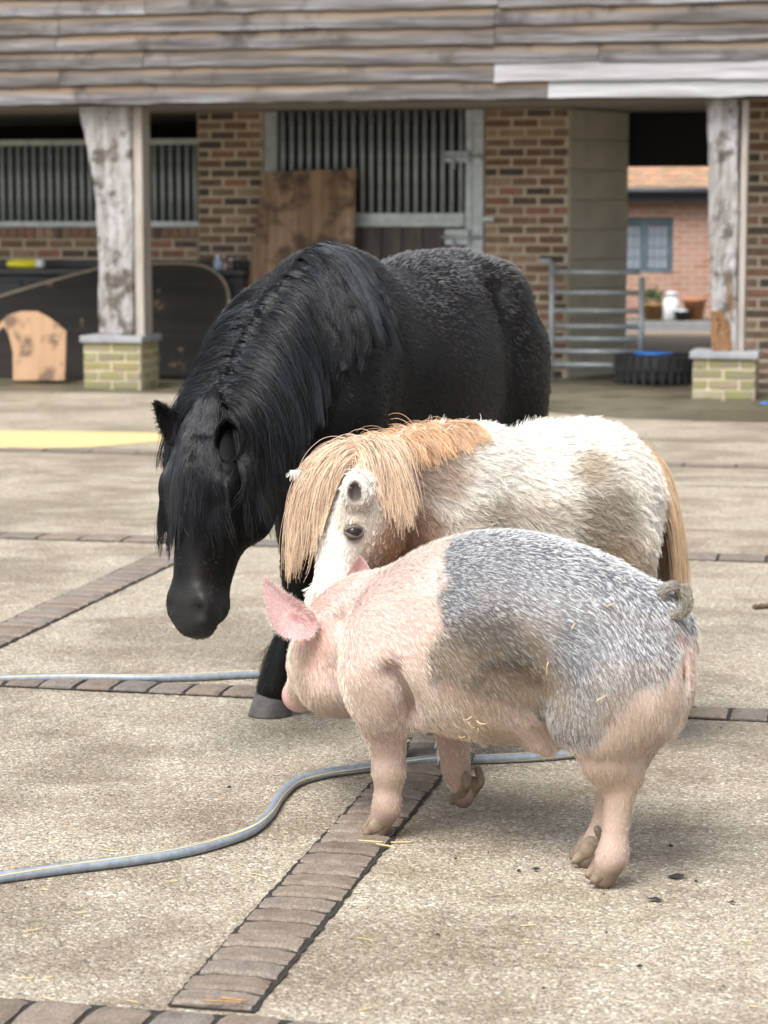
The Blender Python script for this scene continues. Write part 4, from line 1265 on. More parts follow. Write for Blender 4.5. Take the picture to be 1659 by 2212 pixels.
    over((.52, .31, .29), blob(pt(650, 1496, 5.53), (.05, .05, .05), .2) * .8)
    set_color(me, col)
    MAT_PIG = skin_material("pig_skin", .52, .25, 260, .12, .4)
    body = link("pig", me, MAT_PIG)
    tag(body, "pink pig with a grey saddle and curly tail standing beside the pale pony", "pig")
    # ---- ears: cupped leaves
    def ear(outline, base_dir_n, thick, cup, name, colr, back=None):
        """outline: closed ring of points (world); fan of rings towards the centre, cupped along the normal, then given thickness"""
        O = spline(np.vstack([outline, outline[:1]]), 8)[:-1]
        c = O.mean(0)
        nrm = norm(np.asarray(base_dir_n, float))
        rings = 7; n = len(O)
        vs = []
        for s_ in (0, 1):
            for r in range(rings + 1):
                t = 1 - r / rings
                R = c + (O - c) * t + nrm * (cup * (1 - t * t)) - nrm * thick * (s_ * (1 - t ** 6) * 1.0)
                vs.append(R)
        vs = np.vstack(vs)
        fs = []
        for s_ in (0, 1):
            o = s_ * (rings + 1) * n
            for r in range(rings):
                for k in range(n):
                    q = (o + r * n + k, o + r * n + (k + 1) % n, o + (r + 1) * n + (k + 1) % n, o + (r + 1) * n + k)
                    fs.append(q if s_ == 0 else q[::-1])
        m_ = np_mesh(name, vs, np.array(fs))
        return m_, vs, c
    cam_n = np.array([.25, -1.0, .1])
    ol = np.array([pt(680, 1325, 5.13), pt(657, 1306, 5.13), pt(622, 1282, 5.13), pt(590, 1260, 5.13), pt(570, 1247, 5.13), pt(570, 1285, 5.12), pt(577, 1325, 5.115), pt(592, 1357, 5.115), pt(612, 1376, 5.115), pt(642, 1379, 5.12), pt(672, 1376, 5.125), pt(686, 1352, 5.13)])
    mee, vs, c = ear(ol, (.15, 1, .0), .008, .028, "ear", None)
    q = vs
    base = pt(672, 1350, 5.19)
    dd = np.linalg.norm(q - base, axis=1)
    ec = np.array([.50, .27, .26]) + (np.array([.60, .40, .41]) - np.array([.50, .27, .26])) * smooth01(fbm(q, 30, 4.), .3, .7)[:, None]
    w = (1 - smooth01(dd, .02, .085)) * smooth01(fbm(q, 60, 8.), .2, .5)
    ec = ec * (1 - w[:, None]) + np.array([.30, .115, .075]) * w[:, None]
    rim = smooth01(np.linalg.norm(q - c, axis=1) / np.maximum(.001, np.linalg.norm(ol - c, axis=1).max()), .7, .9) * .25
    ec = ec * (1 - rim[:, None]) + np.array([.62, .24, .22]) * rim[:, None]
    set_color(mee, np.clip(ec, 0, 1))
    MAT_EAR = skin_material("pig_ear", .5, .2, 220, .25, .4)
    ear_l = link("ear", mee, MAT_EAR, body)
    orr = np.array([pt(742, 1256, 5.31), pt(757, 1228, 5.31), pt(770, 1207, 5.315), pt(778, 1199, 5.32), pt(790, 1212, 5.325), pt(803, 1236, 5.33), pt(808, 1256, 5.33), pt(776, 1268, 5.32)])
    mee, vs, c = ear(orr, (.0, 1, .1), .007, .02, "ear", None)
    set_color(mee, np.clip(np.array([.56, .36, .36]) + (fbm(vs, 40, 4.)[:, None] - .5) * .15, 0, 1))
    link("ear", mee, MAT_EAR, body)
    # ---- snout disc with nostrils
    sp = pt(651, 1500, 5.54)
    R = np.stack([hl, hu, hd])
    g = Field(sp - .07, sp + .07, .004)
    g.tube([sp - hd * .02, sp + hd * .006], [.043, .047], [.040, .044], None, hl, k=.01)
    for sgn in (-1, 1): g.ell(sp + hd * .012 + hl * sgn * .018, (.009, .012, .02), R, k=.008, cut=True)
    gv, gf = g.net("snout"); sm = np_mesh("snout", gv, gf); set_color(sm, np.array([.50, .30, .28]) * np.ones((len(gv), 1))); link("snout", sm, MAT_PIG, body)
    # ---- hooves: two toes each, plus dew claws
    MAT_TROT = plain("trotter_horn", (.20, .148, .10), .6, 0, .45, 40, .35)
    def trotter(u, v, Y, fx, fy, name="trotter", lift=0.0, s=1.0, tip=0.0):
        b = at(u, v, Y); b[2] = max(b[2], 0) if lift == 0 else lift
        fw = norm(np.array([fx, fy, 0.0])); sd = np.array([-fw[1], fw[0], 0])
        g = Field(b - .085, b + (.085, .085, .10), .004)
        for sg in (-1, 1):
            o = b + sd * sg * .0165 * s
            tp = np.array([0, 0, tip])
            g.tube([o - fw * .020 * s + (0, 0, .052 * s), o - fw * .004 * s + (0, 0, .030 * s), o + fw * .022 * s + (0, 0, .011 * s) - tp], [.017 * s, .018 * s, .009 * s], [.022 * s, .021 * s, .010 * s], None, sd, k=.006)
            dc = b - fw * .030 * s + sd * sg * .022 * s + np.array([0, 0, .068 * s])
            g.tube([dc + (0, 0, .02 * s), dc - fw * .012 * s + (0, 0, -.004 * s), dc - fw * .012 * s - (0, 0, .022 * s)], [.010 * s, .010 * s, .004 * s], [.010 * s, .009 * s, .004 * s], None, sd, k=.006)
        if lift == 0:
            zz = g.ax[2][None, None, :]
            g.g = np.maximum(g.g, (.001 - zz) * np.ones_like(g.g)).astype(np.float32)
        gv, gf = g.net(name)
        link(name, np_mesh(name, gv, gf), MAT_TROT, body)
    trotter(812, 1804, 5.066, -.95, -.05, s=1.05)
    trotter(1300, 1905, 4.684, -.9, -.2, s=1.08)
    trotter(1258, 1864, 4.834, -.95, -.1, s=.92)
    trotter(1000, 1735, 5.262, -.35, .5, lift=at(1000, 1738, 5.262)[2], tip=.006)
    # ---- curly tail: one and a half turns
    tr = pt(1440, 1335, 4.735)
    cc = pt(1456, 1300, 4.70)
    path = [tr + (-.005, .02, .0)]
    RX = .0285
    path += [pt(u, v, Y) for u, v, Y in ((1452, 1345, 4.715), (1476, 1338, 4.69), (1489, 1315, 4.675), (1480, 1281, 4.68), (1458, 1264, 4.69), (1436, 1274, 4.70), (1427, 1300, 4.69), (1437, 1326, 4.665), (1459, 1334, 4.65), (1478, 1322, 4.645), (1484, 1295, 4.64), (1481, 1266, 4.64))]
    path = path[:1] + path[5:] if False else [tr + (-.005, .02, 0), pt(1430, 1318, 4.715), pt(1427, 1293, 4.70), pt(1437, 1271, 4.695), pt(1457, 1265, 4.70), pt(1474, 1277, 4.705), pt(1476, 1300, 4.70), pt(1462, 1322, 4.685), pt(1446, 1330, 4.675), pt(1462, 1333, 4.66), pt(1480, 1318, 4.65), pt(1487, 1296, 4.645), pt(1482, 1272, 4.645), pt(1478, 1262, 4.645)]
    path = [tr + (-.005, .02, 0), pt(1431, 1322, 4.715), pt(1426, 1296, 4.70), pt(1436, 1272, 4.695), pt(1456, 1264, 4.70), pt(1470, 1277, 4.715), pt(1470, 1300, 4.72), pt(1458, 1318, 4.71), pt(1446, 1326, 4.685), pt(1463, 1330, 4.665), pt(1482, 1317, 4.655), pt(1488, 1296, 4.65), pt(1482, 1275, 4.65), pt(1479, 1262, 4.65)]
    sp_ = spline(np.array(path), 6)
    rad = np.interp(np.linspace(0, 1, len(sp_)), [0, .2, .5, .75, .92, 1], [.016, .0105, .0095, .010, .0075, .0035])
    tme = tube_mesh("tail", sp_, rad, 12)
    set_color(tme, np.array([.16, .145, .125]) * np.ones((len(tme.vertices), 1)))
    tail = link("tail", tme, MAT_PIG, body)
    # ---- bristles
    MAT_BR = hair_material("pig_bristle", .45, .5)
    n = 170000
    def dens(c):
        return .35 + .65 * smooth01(c[:, 2], .03, .35)
    R0 = surface_points(V, F, n, rg, dens)
    # combing: back along the body and down the sides; legs downwards
    back = norm(np.array([.62, -.42, 0.0]))
    down = np.array([0, 0, -1.0])
    wd = 1 - smooth01(R0[:, 2], .30, .62)
    comb = back[None] * (1 - .65 * wd)[:, None] + down[None] * (.30 + .75 * wd)[:, None]
    rump = smooth01(R0[:, 0], .38, .52)
    comb = comb * (1 - .5 * rump[:, None]) + down[None] * (.6 * rump)[:, None]
    sw_ = (fbm(R0, 7, 4.) - .5)[:, None]
    comb = comb + np.stack([fbm(R0, 6, 14.) - .5, fbm(R0, 6, 24.) - .5, fbm(R0, 6, 34.) - .5], 1) * .55
    L = (.012 + .013 * rg.random(n)) * (.62 + .38 * smooth01(R0[:, 2], .10, .34)) * (.15 + .85 * smooth01(R0[:, 2], .045, .085)) * np.where(R0[:, 1] > 5.3, .75, 1)
    S = fur(f, R0, comb, L, 4, .30, rg, .13)
    S, near = clump(S, 38000, rg, .55)
    sdl = saddle(R0)
    light = rg.random(n)
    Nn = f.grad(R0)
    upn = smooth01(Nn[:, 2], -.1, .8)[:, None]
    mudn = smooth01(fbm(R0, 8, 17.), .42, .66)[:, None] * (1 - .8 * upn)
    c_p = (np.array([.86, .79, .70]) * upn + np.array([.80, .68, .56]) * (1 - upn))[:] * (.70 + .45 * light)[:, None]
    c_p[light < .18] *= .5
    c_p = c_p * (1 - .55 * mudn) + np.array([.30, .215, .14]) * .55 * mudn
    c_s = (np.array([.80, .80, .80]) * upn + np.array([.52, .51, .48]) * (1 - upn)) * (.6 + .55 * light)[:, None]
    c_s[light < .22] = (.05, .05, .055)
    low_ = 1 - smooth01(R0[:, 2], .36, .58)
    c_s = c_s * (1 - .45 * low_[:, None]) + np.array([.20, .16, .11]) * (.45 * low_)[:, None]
    hc = c_p * (1 - sdl[:, None]) + c_s * sdl[:, None]
    dirt = blobp = 1 - smooth01(np.linalg.norm((R0 - pt(1070, 1440, 4.75)) / np.array([.15, .25, .115]), axis=1) + (fbm(R0, 9, 11.) - .5) * .4, .7, 1.2)
    dk_ = dirt * np.where(light < .7, .80, .28)
    hc = hc * (1 - dk_[:, None]) + np.array([.22, .15, .088]) * dk_[:, None]
    def spot(c, r, amp=.45): return 1 - smooth01(np.linalg.norm((R0 - c) / np.array(r), axis=1) + (fbm(R0, 14, 19.) - .5) * amp, .75, 1.1)
    mud = np.maximum.reduce([spot(pt(1075, 1378, 4.80), (.115, .25, .062)), spot(pt(1258, 1335, 4.72), (.018, .2, .024)), spot(pt(1205, 1345, 4.74), (.022, .2, .014)), spot(pt(1305, 1528, 4.66), (.018, .2, .018)), spot(pt(1025, 1440, 4.80), (.018, .2, .03))])
    mk = mud * np.where(light < .72, .88, .30)
    hc = hc * (1 - mk[:, None]) + np.array([.070, .058, .042]) * mk[:, None]
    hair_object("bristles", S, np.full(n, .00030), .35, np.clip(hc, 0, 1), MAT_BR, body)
    # fringe of fine hair round the ear and whiskers on the jaw
    k = 1600; OL = spline(np.vstack([ol, ol[:1]]), 30)[:-1]
    i = rg.integers(0, len(OL), k); cen = ol.mean(0)
    out = norm(OL[i] - cen); p0 = OL[i] - out * (.05 * rg.random(k) ** 2)[:, None] + np.array([0, -.004, 0]) * rg.random(k)[:, None]
    d_ = norm(out + rg.normal(0, .35, (k, 3)) + np.array([0, -.3, 0])); t = np.linspace(0, 1, 3)[None, :, None]
    hair_object("ear_hair", p0[:, None] + d_[:, None] * t * (.004 + .007 * rg.random(k))[:, None, None], np.full(k, .00022), .3, np.array([.80, .66, .60])[None] * (.6 + .5 * rg.random(k))[:, None], MAT_BR, ear_l)
    # tail hair
    k = 6000
    i = rg.integers(2, len(sp_) - 1, k); th = rg.random(k) * 2 * np.pi
    Tt = norm(np.gradient(sp_, axis=0))[i]
    a = norm(np.cross(Tt, [0.3, .2, 1.0])); b = np.cross(Tt, a)
    nr = a * np.cos(th)[:, None] + b * np.sin(th)[:, None]
    r0 = sp_[i] + nr * (rad[i] * .95)[:, None]
    t = np.linspace(0, 1, 4)[None, :, None]
    j = np.minimum(i + 5, len(sp_) - 1)
    S = r0[:, None] + t * (sp_[j] - sp_[i])[:, None] * .8 + nr[:, None] * (.0025 * t) + rg.normal(0, .0012, (k, 4, 3)) * t
    tc_ = np.array([.46, .42, .35])[None] * (.15 + 1.5 * rg.random(k) ** 1.5)[:, None]
    hair_object("tail_hair", S, np.full(k, .0004), .3, tc_, MAT_BR, tail)
    return body, f
pig, pig_field = build_pig()

def on_skin(field, u, v, y0, y1):
    """where the line of sight through (u, v) first meets the body"""
    ys = np.arange(y0, y1, .003)
    P = np.array([at(u, v, y) for y in ys]); s = field.sample(P)
    i = int(np.argmax(s < .004))
    return P[i], field.grad(P[i:i + 1])[0]
for (u, v, L, a, where) in ((1012, 1548, .030, .5, "flank"), (1022, 1562, .022, -1.0, "flank"), (1035, 1575, .026, 1.3, "flank"), (1000, 1585, .020, .2, "flank"), (1042, 1556, .024, -.3, "flank"), (1018, 1590, .022, 1.5, "flank"),
                            (1186, 1445, .036, 1.4, "hip"), (1300, 1508, .030, .6, "thigh"), (1318, 1310, .020, .3, "rump"), (1240, 1355, .018, 1.2, "rump")):
    p, nrm = on_skin(pig_field, u, v, 4.5, 5.3)
    t1 = norm(np.cross(nrm, [0, 0, 1.0])); t2 = np.cross(nrm, t1)
    d = t1 * math.cos(a) + t2 * math.sin(a)
    pts = [p + nrm * .006 + d * L * x + nrm * (.004 - .02 * x * x) for x in (-.5, -.25, 0, .25, .5)]
    tag(link("straw_stalk", tube_mesh("straw_stalk", pts, .0012, 6), MAT_STRAW), "pale straw stalk stuck to the pig's " + where, "straw", "straw stalks stuck to the pig")
# ------------------------------------------------------------------ shared pieces for the two horses
def cupped_ear(name, outline, depth_dir, cup, thick, material, parent, colf, dark=(.01, .008, .007)):
    O = spline(np.vstack([outline, outline[:1]]), 8)[:-1]
    c = O.mean(0); nrm = norm(np.asarray(depth_dir, float)); rings, n = 8, len(O)
    vs = []
    for s_ in (0, 1):
        for r in range(rings + 1):
            t = 1 - r / rings
            out = 1.0 if s_ == 0 else 1.06 - .06 * (1 - t)
            vs.append(c + (O - c) * t * out + nrm * (cup * (1 - t ** 2.2)) + nrm * thick * s_ * (1 - t ** 8))
    vs = np.vstack(vs); fs = []
    for s_ in (0, 1):
        o = s_ * (rings + 1) * n
        for r in range(rings):
            for k in range(n):
                q = (o + r * n + k, o + r * n + (k + 1) % n, o + (r + 1) * n + (k + 1) % n, o + (r + 1) * n + k)
                fs.append(q if s_ == 0 else q[::-1])
    # close the rim between the inner and outer skins
    b = (rings + 1) * n
    for k in range(n): fs.append((k, b + k, b + (k + 1) % n, (k + 1) % n))
    me = np_mesh(name, vs, np.array(fs))
    cc = colf(vs).copy()
    half = len(vs) // 2
    tt = np.repeat(1 - np.arange(rings + 1) / rings, n)
    wd = smooth01(1 - tt, .06, .32)[:, None]
    cc[:half] = cc[:half] * (1 - wd) + np.array(dark) * wd
    set_color(me, cc)
    return link(name, me, material, parent), O, c, nrm
def ear_fringe(name, O, c, nrm, k, length, colr, material, parent, seed, inward=.5):
    r2 = np.random.default_rng(seed)
    i = r2.integers(0, len(O), k); p = O[i] + r2.normal(0, .002, (k, 3))
    out = norm(O[i] - c)
    d = norm(out * r2.normal(.5, .35, k)[:, None] - nrm[None] * .25 * r2.random(k)[:, None] + np.array([0, 0, .25]) - out * (inward * (r2.random(k) < .4))[:, None] + r2.normal(0, .25, (k, 3)))
    t = np.linspace(0, 1, 4)[None, :, None]; L = (length * (.4 + .8 * r2.random(k)))[:, None, None]
    S = p[:, None] + d[:, None] * t * L + np.array([0, 0, -.3]) * (t * t * L)
    return hair_object(name, S, np.full(k, .0004), .4, np.array(colr)[None] * (.6 + .7 * r2.random(k))[:, None], material, parent)

def hoof_mesh(name, c, fw, r=.062, h=.085, flare=1.18):
    """truncated, sloping horn cylinder with a heel"""
    fw = norm(np.array([fw[0], fw[1], 0.0])); sd = np.array([-fw[1], fw[0], 0])
    n = 28; vs = []
    for t in (0, .06, .35, .7, 1.0):
        rr = r * (flare + (1 - flare) * t) * (.985 if t == 0 else 1)
        for k in range(n):
            w = 2 * math.pi * k / n
            front = math.cos(w)
            x = rr * front * (1.0 if front > 0 else .82); y = rr * math.sin(w) * .93
            z = h * t * (1.0 if front > 0 else (1 - .28 * -front))
            vs.append(c + fw * (x - .030 * t) + sd * y + np.array([0, 0, z + .001]))
    fs = [(i * n + k, i * n + (k + 1) % n, (i + 1) * n + (k + 1) % n, (i + 1) * n + k) for i in range(4) for k in range(n)]
    fs += [tuple(range(n))[::-1], tuple(4 * n + k for k in range(n))]
    return mesh(name, vs, fs, True)

def limb(f, pts, r, k=.04, lat=(1, 0, 0), dep=1.0, n=8):
    r = np.array(r, float)
    f.tube(np.array(pts, float), r, r * dep, None, lat, k=k, n=n)

def head_tube(f, A0, A1, fn, hl, scale, k=.05, st=None):
    t = np.array([0, .2, .36, .50, .64, .80, .92, 1.0])
    a = np.array([.070, .098, .108, .098, .078, .068, .072, .058]) * scale
    bf = np.array([.06, .082, .086, .080, .072, .066, .068, .050]) * scale
    bb = np.array([.09, .13, .165, .165, .112, .082, .072, .05]) * scale
    P = A0 + (A1 - A0) * t[:, None]
    # lateral axis hl, "up" = face normal: build the frame by hand so that up is the face side
    f.tube_fn(P, a, bf, bb, hl, fn, k)
    return P
def _tube_fn(s, P, A, Bf, Bb, L, N, k, n=8):
    D = spline(np.hstack([P, A[:, None], Bf[:, None], Bb[:, None]]), n)
    p, a, bf, bb = D[:, :3], D[:, 3], D[:, 4], D[:, 5]
    T = norm(p[-1] - p[0]); L = norm(L - T * (L @ T)); U = np.cross(T, L); U = U * np.sign(U @ N)
    m = max(a.max(), bf.max(), bb.max()) + k + .03
    sl, X = s._slab(p.min(0) - m, p.max(0) + m)
    q = X - p[0].astype(np.float32)
    tt = q @ T; Ltot = (p[-1] - p[0]) @ T
    tc = np.clip(tt, 0, Ltot); e = tt - tc
    sp_ = (p - p[0]) @ T
    ra = np.interp(tc, sp_, a); rf = np.interp(tc, sp_, bf); rb = np.interp(tc, sp_, bb)
    l = q @ L; u = q @ U
    r2 = np.where(u > 0, rf, rb); rc = np.minimum(ra, r2)
    k0 = np.sqrt((l / ra) ** 2 + (u / r2) ** 2 + (e / rc) ** 2); k1 = np.sqrt((l / ra ** 2) ** 2 + (u / r2 ** 2) ** 2 + (e / rc ** 2) ** 2) + 1e-6
    s.merge(sl, np.where(k0 < .05, -rc, k0 * (k0 - 1) / k1).astype(np.float32), k)
Field.tube_fn = _tube_fn

def torso(f, W, fw, rows, k=.04):
    """rows: (distance behind the withers, half width, top z, bottom z)"""
    P = [W[:2] - fw[:2] * s for s, a, zt_, zb_ in rows]
    P = np.array([(x, y, zb_ + (zt_ - zb_) * .53) for (x, y), (s, a, zt_, zb_) in zip(P, rows)])
    A = [a for s, a, zt_, zb_ in rows]
    bu = [(zt_ - zb_) * .47 for s, a, zt_, zb_ in rows]; bd = [(zt_ - zb_) * .53 for s, a, zt_, zb_ in rows]
    lt = np.array([-fw[1], fw[0], 0])
    f.tube(P, A, bu, bd, lt, k=k)
# ------------------------------------------------------------------ the black horse
def build_horse():
    rg = np.random.default_rng(5)
    f = Field((-.68, 5.42, -.01), (.95, 7.75, 1.42), .0105)
    fw = norm(np.array([-.57, -.82, 0])); lf = np.array([-fw[1], fw[0], 0])
    W = at(684, 566, 6.45)
    def body(s, l, z): return np.array([*(W[:2] - fw[:2] * s + lf[:2] * l), z])
    torso(f, W, fw, [(-.34, .12, 1.02, .74), (-.20, .20, 1.17, .64), (0, .235, W[2], .60), (.22, .262, 1.275, .56), (.40, .290, 1.268, .55), (.60, .262, 1.325, .60), (.80, .185, 1.322, .74), (.93, .10, 1.23, .86)])
    # withers, shoulder blades, hips
    f.ell(body(.02, 0, 1.24), (.08, .14, .06), k=.10)
    for sg in (-1, 1):
        f.ell(body(-.10, sg * .155, .95), (.12, .12, .24), k=.10)
        f.ell(body(.74, sg * .115, 1.12), (.135, .14, .17), k=.045)
        # hind leg
        limb(f, [body(.79, sg * .125, 1.00), body(.78, sg * .135, .84), body(.82, sg * .15, .66), body(.91, sg * .15, .48)], [.150, .145, .100, .060], .04)
        f.tube([body(.64, sg * .20, 1.20), body(.635, sg * .262, 1.08), body(.64, sg * .285, .92), body(.68, sg * .285, .78)], .022, .030, None, (1, 0, 0), k=.05, cut=True)
        limb(f, [body(.95, sg * .18, .50), body(.96, sg * .17, .38), body(.93, sg * .17, .22), body(.92, sg * .17, .13), body(.88, sg * .17, .06)], [.058, .045, .038, .045, .048], .03)
    # left fore
    hL, hR = ground(912, 1586), ground(588, 1543)
    eL = body(-.16, .16, .70)
    limb(f, [body(-.12, .15, .86), eL, eL * .55 + hL * .45 + (0, 0, .06), hL * .75 + eL * .25 + (0, 0, .12)], [.13, .095, .066, .056], .07)
    kn = hL * .72 + eL * .28; kn[2] = .37
    limb(f, [kn + (0, 0, .06), kn, kn * .5 + hL * .5 + (0, 0, .02), hL + (.0, .02, .13), hL + (.01, .02, .07)], [.055, .056, .038, .046, .052], .03)
    # right fore
    eR = np.array([-.255, 6.36, .68])
    knR = at(652, 1268, 6.42)
    limb(f, [body(-.14, -.10, .86), eR, (eR + knR) / 2 + (.005, 0, 0), knR + (0, 0, .05)], [.13, .090, .066, .055], .06)
    limb(f, [knR + (0, 0, .05), knR, at(634, 1345, 6.41), at(612, 1432, 6.395), at(597, 1488, 6.385)], [.053, .056, .042, .056, .058], .03)
    f.ell(at(622, 1415, 6.43), (.04, .045, .05), k=.03)
    # neck
    dn = np.array([.22, .42, -.86])
    cr = [(690, 566, 6.45, .26), (640, 590, 6.33, .235), (575, 640, 6.20, .20), (528, 708, 6.08, .172), (500, 780, 5.99, .150), (480, 850, 5.93, .128), (462, 905, 5.89, .10)]
    C = np.array([at(u, v, Y) + dn * h for u, v, Y, h in cr])
    nl = norm(np.array([.895, -.447, 0]))
    f.tube(C, [.19, .165, .140, .118, .104, .098, .090], [h * .98 for *_, h in cr], [.30, .26, .215, .19, .17, .155, .12], nl, k=.07)
    # head
    fn = norm(np.array([-.62, -.77, .12])); hl = norm(np.array([.78, -.62, 0]))
    A0, A1 = at(470, 905, 5.93), at(431, 1340, 5.74)
    head_tube(f, A0, A1, fn, hl, 1.0, .05)
    ax = norm(A1 - A0); HLn = np.linalg.norm(A1 - A0)
    def hp(t, l, d): return A0 + ax * HLn * t + hl * l + fn * d
    Rh = np.stack([hl, fn, ax])
    for sg in (-1, 1):
        f.ell(hp(.36, sg * .088, .040), (.026, .03, .036), Rh, k=.03)             # brow over the eye
        f.ell(hp(.42, sg * .085, -.075), (.03, .085, .085), Rh, k=.05)            # cheek plate
        f.ell(hp(.925, sg * .044, .040), (.028, .030, .042), Rh, k=.022)            # nostril wing
        f.ell(hp(.94, sg * .046, .074), (.018, .036, .024), Rh, k=.008, cut=True)
        f.ell(hp(.66, sg * .084, .012), (.020, .026, .12), Rh, k=.05, cut=True)
        f.ell(hp(.52, sg * .082, .022), (.010, .012, .10), Rh, k=.03)              # facial crest     # hollow beside the nose bone
    f.ell(hp(.985, 0, .005), (.050, .040, .030), Rh, k=.02)
    f.tube([hp(1.0, -.07, -.035), hp(1.035, 0, -.020), hp(1.0, .07, -.035)], .006, .006, None, ax, k=.012, cut=True)                        # upper lip
    f.ell(hp(.95, 0, -.055), (.035, .032, .035), Rh, k=.03)                       # chin
    f.ell(hp(.60, 0, .066), (.030, .012, .16), Rh, k=.05)                         # nose bone
    V, F = f.net("horse")
    me = np_mesh("horse", V, F)
    col = np.array([.0045, .0042, .0044])[None] * (.7 + .6 * fbm(V, 5, 2.))[:, None]
    brown = smooth01(fbm(V, 4, 9.), .5, .8)[:, None]
    col = col * (1 - .5 * brown) + np.array([.014, .010, .008]) * .5 * brown
    muz = (1 - smooth01(np.linalg.norm(V - hp(1.0, -.045, .0), axis=1), .01, .035))[:, None]
    col = col * (1 - .5 * muz) + np.array([.10, .085, .08]) * .5 * muz
    tm = (V - A0) @ ax / HLn
    mz = (smooth01(tm, .80, .93) * (V[:, 1] < 5.95))[:, None]
    col = col * (1 - mz) + np.array([.020, .0192, .0196]) * mz
    set_color(me, col)
    m = Mat("black_coat"); a = m.n('Attribute', attribute_name="col").outputs['Color']; co = m.coord()
    nz = m.noise(co, 300, 3)
    m.set(Base_Color=a, Roughness=.42, Normal=m.bump(nz, .2, .003)); m.b.inputs['Specular IOR Level'].default_value = .14
    MAT_BLACK = m.m
    body_o = link("horse", me, MAT_BLACK)
    tag(body_o, "black horse with a long thick mane lowering its head behind the pale pony", "horse")
    for c, d, nm in ((hL, (-.35, -.9), 0), (hR, (-.75, -.65), 1), (body(.90, .17, 0), fw, 2), (body(.90, -.17, 0), fw, 3)):
        c = np.array([c[0], c[1], 0.0])
        link("hoof", hoof_mesh("hoof", c + np.array([*norm(np.array(d[:2], float)), 0]) * .005, d, .058, .088), MAT_HOOF, body_o)
    # ears
    blk = lambda q: np.array([.004, .004, .0045]) * np.ones((len(q), 1))
    eo = np.array([at(u, v, Y) for u, v, Y in ((468, 980, 5.79), (464, 950, 5.785), (470, 922, 5.79), (484, 906, 5.80), (500, 908, 5.81), (514, 926, 5.80), (519, 952, 5.79), (516, 975, 5.795), (502, 995, 5.80), (484, 995, 5.795))])
    ear_c = eo.mean(0)
    e1, O, c, nrm = cupped_ear("ear", eo, (.15, .95, -.25), .075, .006, MAT_BLACK, body_o, blk, (.001, .001, .001))
    eo = np.array([at(u, v, Y) for u, v, Y in ((333, 874, 5.90), (342, 870, 5.90), (365, 882, 5.91), (395, 904, 5.92), (404, 928, 5.92), (392, 950, 5.91), (372, 962, 5.90), (356, 945, 5.895), (342, 912, 5.895))])
    e2, O2, c2, nrm2 = cupped_ear("ear", eo, (.2, .95, .1), .030, .008, MAT_BLACK, body_o, blk)
    MAT_EF = hair_material("black_ear_hair", .3, .3)
    ear_fringe("ear_hair", O, c, nrm, 500, .008, (.010, .010, .011), MAT_EF, e1, 1)
    ear_fringe("ear_hair", O2, c2, nrm2, 900, .014, (.008, .008, .009), MAT_EF, e2, 2)
    # eyes
    me_eye = Mat("horse_eye"); me_eye.set(Base_Color=(.012, .008, .006), Roughness=.08)
    for sg in (1, -1):
        link("eye", mesh_sphere("eye", hp(.375, sg * .092, .030), .021), me_eye.m, body_o)
    # ---- coat
    MAT_HC = hair_material("black_hair", .24, .36)
    n = 150000
    R0 = surface_points(V, F, n, rg, lambda c: np.where(c[:, 1] < 6.0, 2.2, 1.0) * (.4 + .6 * smooth01(c[:, 2], .3, .5)))
    N = f.grad(R0)
    comb = -fw[None] * .8 + np.array([0, 0, -1.0])[None] * (.45 + .55 * (1 - smooth01(R0[:, 2], .7, 1.2)))[:, None]
    headm = (R0[:, 1] < 5.98)[:, None]
    comb = np.where(headm, ax[None], comb)
    comb = comb + np.stack([fbm(R0, 5, 14.) - .5, fbm(R0, 5, 24.) - .5, fbm(R0, 5, 34.) - .5], 1) * (.9 * ~headm + .2 * headm)
    L = np.where(headm[:, 0], .008, .018) * (.7 + .6 * rg.random(n))
    S = fur(f, R0, comb, L, 3, .22, rg, .18)
    S, nr_ = clump(S, 24000, rg, .4)
    lt = rg.random(n)
    coat_sheen = smooth01(fbm(R0, 3.2, 3.), .34, .60) * smooth01(R0[:, 2], .66, 1.10) * (R0[:, 1] > 6.40)  # grey-brown sheen over barrel and hip, painted into the hair colour
    lk_ = rg.random(30000)[nr_]
    hc = np.array([.0050, .0044, .0044])[None] * (.3 + .8 * lt + 1.6 * lk_ ** 3)[:, None]
    top_sheen = smooth01(N[:, 2], .30, .92) * (R0[:, 1] > 6.5) * smooth01(fbm(R0, 6, 8.), .25, .6)  # sky highlight along back and croup, painted as paler hair facing up
    hc = hc + np.array([.27, .262, .268])[None] * (top_sheen * (.55 + .5 * lt) * .8)[:, None]
    hc = hc + np.array([.115, .100, .095])[None] * (coat_sheen * (.35 + .7 * lt) * (.45 + .3 * lk_))[:, None]
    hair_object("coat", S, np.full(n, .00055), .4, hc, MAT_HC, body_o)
    # ---- mane: roots along the crest, most of it over the near side, some over the far side
    crest = spline(np.array([at(u, v, Y) + (0, 0, -.004) for u, v, Y in ((705, 566, 6.47), (684, 566, 6.42), (640, 582, 6.32), (580, 628, 6.21), (535, 690, 6.09), (508, 760, 6.00), (488, 830, 5.94), (468, 880, 5.90))]), 20)
    MAT_MANE = hair_material("black_mane", .24, .30)
